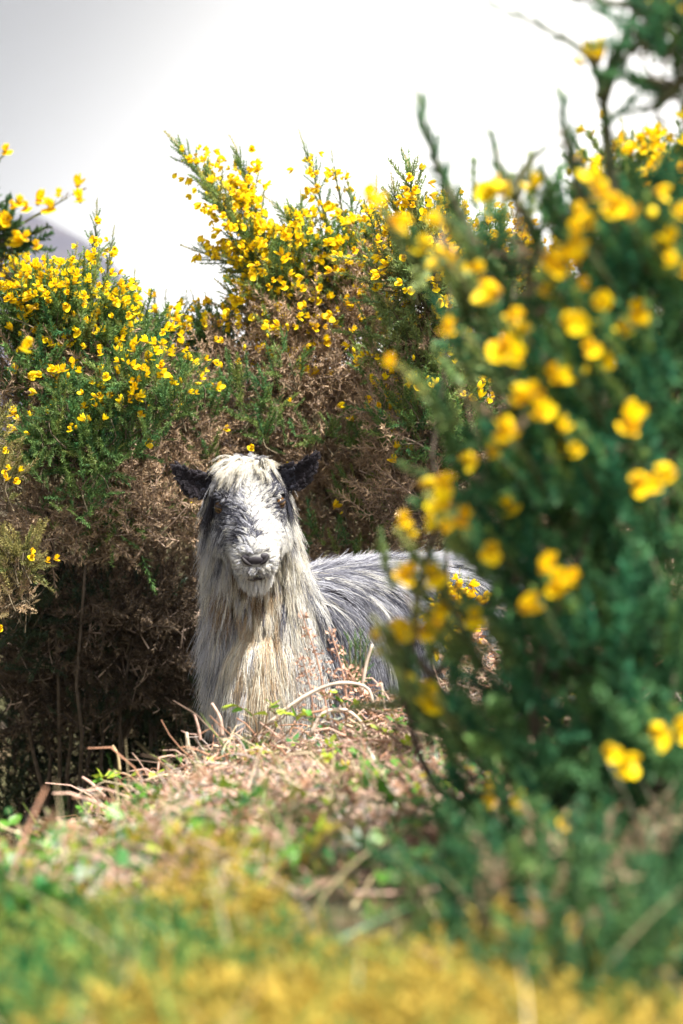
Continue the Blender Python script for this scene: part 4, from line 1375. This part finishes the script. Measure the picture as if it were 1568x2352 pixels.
def litter():
    acc = Acc()
    P = surf(60000, -1.35, 1.25, 2.0, 4.55, lambda x, y: sm((y - 2.0) / .9) * (.25 + .75 * sm(.55 + noise3(np.stack([x, y, x * .3], 1), 10, 44))) * (np.abs(x) < .16 + .2 * y + .35 * rng.uniform(0, 1, len(x)) ** 2) * (y < crest_y(x) + .12) * (.35 + .65 * sm((x + .62 + .18 * noise3(np.stack([x, y, x], 1), 9, 4)) / .3)))
    for p in P:
        L = rng.gamma(2.0, .018) + .018
        az = rng.uniform(0, 6.28); el = rng.normal(.15, .38)
        d = np.array([math.cos(az) * math.cos(el), math.sin(az) * math.cos(el), math.sin(el)])
        h = abs(rng.normal(0, .022))
        q0 = p + np.array([0, 0, h])
        q2 = q0 + d * L
        gz = float(ground_z(q2[0], q2[1]))
        q2[2] = max(q2[2], gz + .002)
        q1 = (q0 + q2) / 2 + rng.normal(0, .13, 3) * L + np.array([0, 0, .1 * L])
        V, T, Q = tube(bez([q0, q1, q2], 4), np.linspace(1, .6, 4) * rng.uniform(.0009, .0026), 3, False)
        c = [PINK, STRAW, RUST, ASH, UMB][rng.choice(5, p=[.34, .16, .22, .14, .14])]
        acc.add(V, None, Q, c * rng.uniform(.7, 1.25))
    tag(link('dead_stalk_litter', acc.mesh('dead_stalk_litter', M_litter)), 'tangle of dead pinkish brown stalks covering the bank', kind='stuff')


def leaf_tpl(nv=4, fold=.25, w=.30, curl=.15):
    V, Q, S = [], [], []
    for i in range(nv):
        t = i / (nv - 1)
        wd = w * math.sin(math.pi * min(1, .05 + .95 * t ** .85)) ** 1.1
        for j in (-1, 0, 1):
            V.append([j * wd, fold * wd * abs(j) - curl * t * t, t])
            S.append([1 + .12 * abs(j)] * 3)
    T = []
    for i in range(nv - 1):
        for j in range(2):
            a = i * 3 + j
            T += [[a, a + 1, a + 4], [a, a + 4, a + 3]]
    return np.array(V), np.array(T), np.array(S)


LEAVES = [leaf_tpl(4, .25, .29), leaf_tpl(4, .35, .34, .25), leaf_tpl(4, .1, .25, -.1)]


def trifoliate(q):
    V, T, S = LEAVES[q]
    out_v, out_t, out_s = [], [], []
    for k, a in enumerate((0, 1.15, -1.15)):
        c, n = math.cos(a), math.sin(a)
        R3 = np.array([[c, 0, n], [0, 1, 0], [-n, 0, c]])
        out_v.append((V * (1 if k == 0 else .8)) @ R3.T + np.array([0, 0, .25 if k == 0 else 0])); out_t.append(T + k * len(V)); out_s.append(S)
    return np.vstack(out_v), np.vstack(out_t), np.vstack(out_s)


SPRAY = [trifoliate(q) for q in range(3)]
LG = np.array([.10, .26, .03]); LL = np.array([.32, .42, .03]); LT_ = np.array([.05, .20, .055]); LY = np.array([.45, .36, .04]); LB = np.array([.34, .19, .12]); LS = np.array([.30, .36, .30])


def scatter_leaves():
    acc = Acc()
    P = surf(30000, -1.4, 1.2, 2.2, 4.5, lambda x, y: (y < crest_y(x) + .1) * (np.abs(x) < .16 + .2 * y + .4 * rng.uniform(0, 1, len(x)) ** 2) * (.25 + .75 * sm((y - 2.2) / .6)) * (.10 + .90 * sm(.22 + .9 * noise3(np.stack([x, y, y * .3], 1), 13, 6) + .9 * (-.25 - x) + .5 * (3.2 - y))))
    n = len(P)
    P[:, 2] += np.abs(rng.normal(.034, .022, n))
    D = nrm(rng.normal(0, 1, (n, 3)) * [1, 1, .5] + [0, 0, .35])
    C = np.array([LG, LL, LT_, LY, LB, LS])[rng.choice(6, n, p=[.32, .20, .22, .05, .16, .05])] * rng.uniform(.7, 1.2, (n, 1))
    stamp(acc, SPRAY, P, D, rng.uniform(.008, .021, n), C)
    tag(link('ground_leaves', acc.mesh('ground_leaves', M_leaf)), 'small green and brown leaves low on the bank', kind='stuff')


def moss():
    def frond(seed):
        r = np.random.default_rng(seed)
        V, T, S = [], [], []
        for i in range(9):
            t = i / 9
            a = r.uniform(0, 6.28); d = nrm(np.array([math.cos(a), math.sin(a), r.uniform(.3, 1.1)]))
            p = np.array([0, 0, t * .75]); q = nrm(np.cross(d, r.normal(0, 1, 3)))
            k = len(V)
            w = .055; L = .42 * (1.1 - .5 * t)
            V += [p - q * w, p + q * w, p + d * L]; S += [[.75] * 3, [.75] * 3, [1.25] * 3]
            T.append([k, k + 1, k + 2])
        return np.array(V), np.array(T), np.array(S)
    fr = [frond(s) for s in range(6)]
    acc = Acc()
    P = surf(92000, -1.15, 1.0, 1.3, 3.0, lambda x, y: (np.abs(x) < .14 + .17 * y + .40 * rng.uniform(0, 1, len(x)) ** 1.5) * sm((2.34 - y) / .5 + .85 * noise3(np.stack([x, y, x], 1), 11, 8)) * sm(.60 + 1.0 * noise3(np.stack([x, y, y * .4], 1), 15, 18)))
    n = len(P)
    hum = noise3(P, 13, 21)
    P[:, 2] += .006 + .026 * hum + rng.uniform(-.01, .012, n)
    P = P[(P[:, 0] < .10 + .06 * rng.uniform(-1, 1, n)) | (rng.uniform(0, 1, n) < .12)]
    n = len(P)
    hum = noise3(P, 13, 21)
    gold = sm(.50 + .95 * noise3(P, 8, 22) + .30 * hum + 2.3 * np.minimum(P[:, 0] + .14, .16))
    nz = rng.uniform(0, 1, n)
    GOLD = np.array([.46, .335, .06]); OLIVE = np.array([.25, .28, .06]); DGR = np.array([.03, .15, .045])
    C = np.where((nz < gold * .78)[:, None], GOLD, np.where((nz < gold * .5 + .48)[:, None], OLIVE, DGR)) * rng.uniform(.7, 1.2, (n, 1))
    D = nrm(rng.normal(0, .45, (n, 3)) + [0, 0, 1])
    stamp(acc, fr, P, D, rng.uniform(.018, .046, n), C)
    tag(link('moss', acc.mesh('moss', M_moss)), 'thick yellow green moss across the front of the bank', kind='stuff')


def blade_tpl(b):
    V, T, S = [], [], []
    for i in range(5):
        t = i / 4
        w = .018 * (1 - t) + .002
        V += [[-w, b * t * t, t * (1 - .2 * b * t)], [w, b * t * t, t * (1 - .2 * b * t)]]
        S += [[1, 1, 1]] * 2
    for i in range(4):
        a = i * 2
        T += [[a, a + 1, a + 3], [a, a + 3, a + 2]]
    return np.array(V), np.array(T), np.array(S)


def grass():
    acc = Acc()
    P = surf(13000, -1.6, 1.4, 1.3, 3.9, lambda x, y: (np.abs(x) < .14 + .2 * y + .6 * rng.uniform(0, 1, len(x))) * (.25 + .75 * sm(noise3(np.stack([x, y, x * .2], 1), 8, 31) + .1)))
    n = len(P)
    C = np.array([[.10, .24, .05], [.20, .28, .06], [.46, .38, .22], [.05, .17, .06]])[rng.choice(4, n, p=[.28, .20, .34, .18])] * rng.uniform(.7, 1.2, (n, 1))
    D = nrm(rng.normal(0, .5, (n, 3)) + [0, 0, 1])
    stamp(acc, [blade_tpl(b) for b in (.2, .5, .8, 1.0)], P, D, rng.uniform(.03, .13, n), C)
    tag(link('grass', acc.mesh('grass', M_leaf)), 'scattered grass blades rising through the moss and litter', kind='stuff')


litter(); scatter_leaves(); moss(); grass()


LEAF_ME = [mesh_np('leaf', V, [T], M_leaf, np.array(c) * np.ones((len(V), 1)), True) for V, T, S in LEAVES for c in (LG, LL, LT_)]


def bramble(px, d, label, n=11, size=.024, cols=(0, 1), spread=.10, lift=.06, lean=(0, 0)):
    """low bramble shoot: arching stems with separate leaves"""
    b = at(px[0], px[1], d)
    b[2] = float(ground_z(b[0], b[1]))
    root = empty('bramble', b, label, 'bramble', 'bramble shoots rooted in the bank')
    acc = Acc()
    inv = parent_inv(root)
    top = at(px[0], px[1], d)
    for k in range(4):
        e = top + np.array([rng.normal(lean[0], spread), rng.normal(0, spread * .5), rng.uniform(0, lift) + lean[1]])
        m = (b + e) / 2 + np.array([rng.normal(0, .02), rng.normal(0, .02), .03])
        path = bez([b, m, e], 8)
        acc.add(*tube(path, np.linspace(.0020, .001, 8), 5), (.17, .11, .06))
        for i in range(n // 4 + 1):
            t = rng.integers(3, 8)
            dv = nrm(np.array([rng.normal(0, 1), rng.normal(-.2, .7), rng.normal(.35, .4)]))
            o = bpy.data.objects.new('leaf', LEAF_ME[rng.integers(0, 3) * 3 + cols[rng.integers(0, len(cols))]])
            COL.objects.link(o); o.parent = root; o.matrix_parent_inverse = inv
            R = frames(dv[None], np.array([rng.uniform(-.8, .8)]))[0] * size * rng.uniform(.7, 1.3)
            M = Matrix([list(R[0]) + [path[t][0]], list(R[1]) + [path[t][1]], list(R[2]) + [path[t][2]], [0, 0, 0, 1]])
            o.matrix_basis = M
    link('stem', acc.mesh('stem', M_bark), root)


bramble((590, 1650), 3.9, 'bright lime green leafy shoot right in front of the goat chest', 14, .026, (1, 1, 0), .045, .03)
bramble((290, 1800), 3.8, 'low green bramble spray on the bank edge over the dark hollow', 12, .026, (0, 1), .06, .015)
bramble((690, 1840), 3.5, 'bramble with small upright dark leaves amid the pink stalks at the middle of the bank', 14, .020, (0, 2), .06, .05)
bramble((905, 1800), 3.3, 'bramble with narrow bright green leaves beside the bleached bent stalk', 10, .034, (0, 0, 2), .03, .05)
bramble((470, 1960), 3.0, 'low bramble with lime leaves below the short pale upright stick', 14, .020, (1, 0), .08, .03)
bramble((180, 1940), 3.2, 'dark green bramble leaves at the lower left end of the bank', 16, .024, (0, 2), .10, .03)
bramble((80, 2150), 2.1, 'blurred deep green leafy clump in the lower left corner', 22, .034, (2, 2, 0), .05, .03)
bramble((960, 1880), 2.9, 'blurred green bramble at the foot of the near gorse bush', 18, .026, (2, 0), .07, .04)
bramble((1060, 1880), 2.6, 'soft green bramble leaves beneath the single low yellow gorse flower', 16, .028, (2, 0), .06, .05)
bramble((800, 1610), 3.95, 'small pale leaved bramble beside the arching pale stalk', 8, .016, (1, 0), .05, .02)
bramble((920, 1660), 3.7, 'small grey green bramble below the dark gorse seedling', 12, .018, (0, 1), .07, .02)


def stalk(name, px, ds, r, label, col, cat='stalk', group='dead stalks standing out of the bank litter', side=()):
    pts = [at(x, y, d) for (x, y), d in zip(px, ds)]
    acc = Acc()
    P = bez(pts, 16)
    rr = np.linspace(r, r * .65, 16) * rng.uniform(.9, 1.1, 16)
    acc.add(*tube(P, rr, 7), np.array(col))
    for t, dx, dy in side:
        a = P[int(t * 15)]
        b = a + np.array([dx, rng.normal(0, .01), dy])
        acc.add(*tube(bez([a, (a + b) / 2 + rng.normal(0, .004, 3), b], 5), np.linspace(r * .6, r * .3, 5), 5), np.array(col) * .9)
    o = link(name, acc.mesh(name, M_litter, True))
    base = P[0].copy()
    me = o.data
    me.transform(Matrix.Translation(-Vector(base)))
    o.location = Vector(base)
    tag(o, label, cat, group)


BL = (.60, .50, .42)
stalk('dead_stalk', [(605, 1672), (690, 1605), (770, 1570), (840, 1578), (858, 1620)], [3.95] * 5, .0042, 'pale dead stalk arching in a bow low in front of the goat', BL)
stalk('dead_stalk', [(712, 1690), (740, 1640), (790, 1630), (830, 1660), (845, 1700)], [3.9] * 5, .0040, 'short pale hooped stalk just below the long bow shaped one', BL)
stalk('dead_stalk', [(905, 1850), (885, 1800), (860, 1750), (842, 1715)], [3.5] * 4, .0048, 'bleached white bent stalk lying on the slope beside green blades', (.72, .64, .56))
stalk('dead_stalk', [(524, 1900), (521, 1860), (518, 1810)], [3.4] * 3, .0045, 'short pale stick standing upright at the middle of the slope', (.62, .55, .47))
stalk('dead_stalk', [(560, 1840), (568, 1800), (590, 1775), (605, 1780)], [3.5] * 4, .0042, 'thin cream stalk bent over like a hook near the pale upright stick', (.66, .58, .46))
stalk('dead_stalk', [(460, 1700), (455, 1670), (446, 1640)], [3.95] * 3, .0034, 'thin pink twig pointing up from the bank edge against the dark hollow', (.52, .34, .28), side=((.2, -.035, .006),))
stalk('dead_stalk', [(432, 1730), (430, 1700), (428, 1682)], [3.9] * 3, .0045, 'stubby cream cut stem on the bank edge beside the pink twig', (.62, .54, .42))
stalk('dead_stalk', [(275, 1770), (270, 1735), (258, 1712)], [3.85] * 3, .0030, 'curved thin tan stem curling off the bank edge above the green spray', (.5, .38, .22))
stalk('dead_stalk', [(240, 1830), (210, 1800), (188, 1785)], [3.75] * 3, .0034, 'pink tipped twig leaning left out of the bank over the hollow', (.55, .36, .30))
stalk('dead_stalk', [(830, 1590), (840, 1530), (855, 1480)], [4.0] * 3, .0036, 'straight pale stem leaning past the dark gorse seedling', BL)
stalk('dead_stalk', [(890, 1660), (880, 1610), (876, 1570)], [4.0] * 3, .0032, 'thin upright pale stem right of the goat flank above the litter', BL, side=((.5, -.02, .02),))
stalk('dead_stalk', [(510, 1690), (505, 1650), (486, 1615)], [3.95] * 3, .0040, 'pinkish stem with a pale tip in front of the goat foreleg beside the dark hollow', (.55, .40, .33))
stalk('dead_stalk', [(700, 1640), (760, 1630), (800, 1640)], [3.95] * 3, .0026, 'reddish thin stem lying across the foot of the goat flank', (.38, .2, .13))
for px, lb in [([(1395, 2352), (1460, 2200), (1540, 2060), (1600, 1960)], 'long pale dry twig slanting up through the lower right corner'),
               ([(1470, 2090), (1490, 1960), (1520, 1860), (1570, 1760)], 'forked grey dry twig rising at the right edge above the slanting one'),
               ([(1490, 1990), (1470, 1900), (1440, 1850)], 'short dry twig leaning left at the fork near the right edge'),
               ([(1380, 2300), (1400, 2150), (1440, 1950)], 'thin straight dry twig in the dark green near the lower right'),
               ([(1360, 2230), (1340, 2170), (1345, 2130)], 'curled pale grass stem in the lower right undergrowth')]:
    stalk('dry_twig', px, [2.10, 2.12, 2.14, 2.16][:len(px)], .0024, lb, (.36, .33, .24), 'twig', 'dry twigs in the lower right undergrowth', ((.4, .03, .05), (.65, -.03, .06)))


def bracken(px0, px1, d, label, n=12, L=.05, col=(.50, .30, .22)):
    """upright dead bracken frond with shrivelled side leaflets"""
    a, b = at(*px0, d), at(*px1, d)
    a[2] = min(a[2], float(ground_z(a[0], a[1])) + .03) if a[1] < 4.2 else a[2]
    root = empty('dead_bracken', a, label, 'bracken', 'dead bracken fronds standing on the bank')
    P = bez([a, (a + b) / 2 + np.array([.008, 0, 0]), b], 14)
    acc = Acc(); acc.add(*tube(P, np.linspace(.0024, .0010, 14), 5), np.array(col))
    link('stem', acc.mesh('stem', M_litter), root)
    acc = Acc()
    Q, D, S = [], [], []
    for i in range(n):
        t = .2 + .8 * i / n
        p = P[int(t * 13)]
        for q in (-1, 1):
            dv = nrm(np.array([q * .8, rng.normal(0, .5), rng.normal(.0, .5)]))
            for k in range(4):
                Q.append(p + dv * L * (1.1 - t) * (k + .4) / 4); D.append(nrm(dv + rng.normal(0, .8, 3))); S.append(L * .19)
    stamp(acc, [leaf_tpl(3, .4, .28, .5)], np.array(Q), np.array(D), np.array(S) * rng.uniform(.6, 1.3, len(S)), np.array(col) * rng.uniform(.7, 1.3, (len(Q), 1)))
    link('leaflets', acc.mesh('leaflets', M_litter), root)


bracken((755, 1640), (690, 1400), 4.05, 'tall thin pinkish dead bracken frond in front of the goat shoulder')
bracken((800, 1640), (755, 1440), 4.05, 'pink dead bracken frond with a curled tip beside the goat flank')
bracken((720, 1660), (690, 1500), 4.0, 'short pinkish dead bracken frond left of the taller one')
bracken((860, 1640), (790, 1530), 4.0, 'bushy rusty dead bracken frond below the dark gorse seedling', 12, .07)
bracken((1080, 1560), (1070, 1420), 4.1, 'thick pinkish dead bracken frond right of the flowering shoots', 14, .08)
bracken((1020, 1560), (1090, 1460), 4.1, 'dead bracken frond leaning right under the flowering shoots', 12, .07)
bracken((1290, 1640), (1250, 1540), 4.0, 'dead bracken frond seen through the gap in the near gorse bush', 14, .09)
bracken((1500, 1270), (1460, 1190), 3.9, 'pale dead bracken frond sunlit at the right edge above the near bush gap', 14, .09, (.60, .42, .34))


# ------------------------------------------------------------------ air
def haze():
    V = np.array([[x, y, z] for x in (-420, 420) for y in (-60, 980) for z in (-3, 128)], float)
    Q = [[0, 1, 3, 2], [4, 6, 7, 5], [0, 4, 5, 1], [2, 3, 7, 6], [0, 2, 6, 4], [1, 5, 7, 3]]
    m = bpy.data.materials.new('haze')
    m.use_nodes = True
    n, l = m.node_tree.nodes, m.node_tree.links
    n.clear()
    o = n.new('ShaderNodeOutputMaterial'); v = n.new('ShaderNodeVolumePrincipled')
    v.inputs['Color'].default_value = (.62, .72, 1.0, 1)
    v.inputs['Density'].default_value = 0.00022
    l.new(v.outputs[0], o.inputs['Volume'])
    tag(link('haze', mesh_np('haze', V, [Q], m)), 'thin blue grey air in front of the mountain', kind='stuff')


HAZE = True
if HAZE: haze()
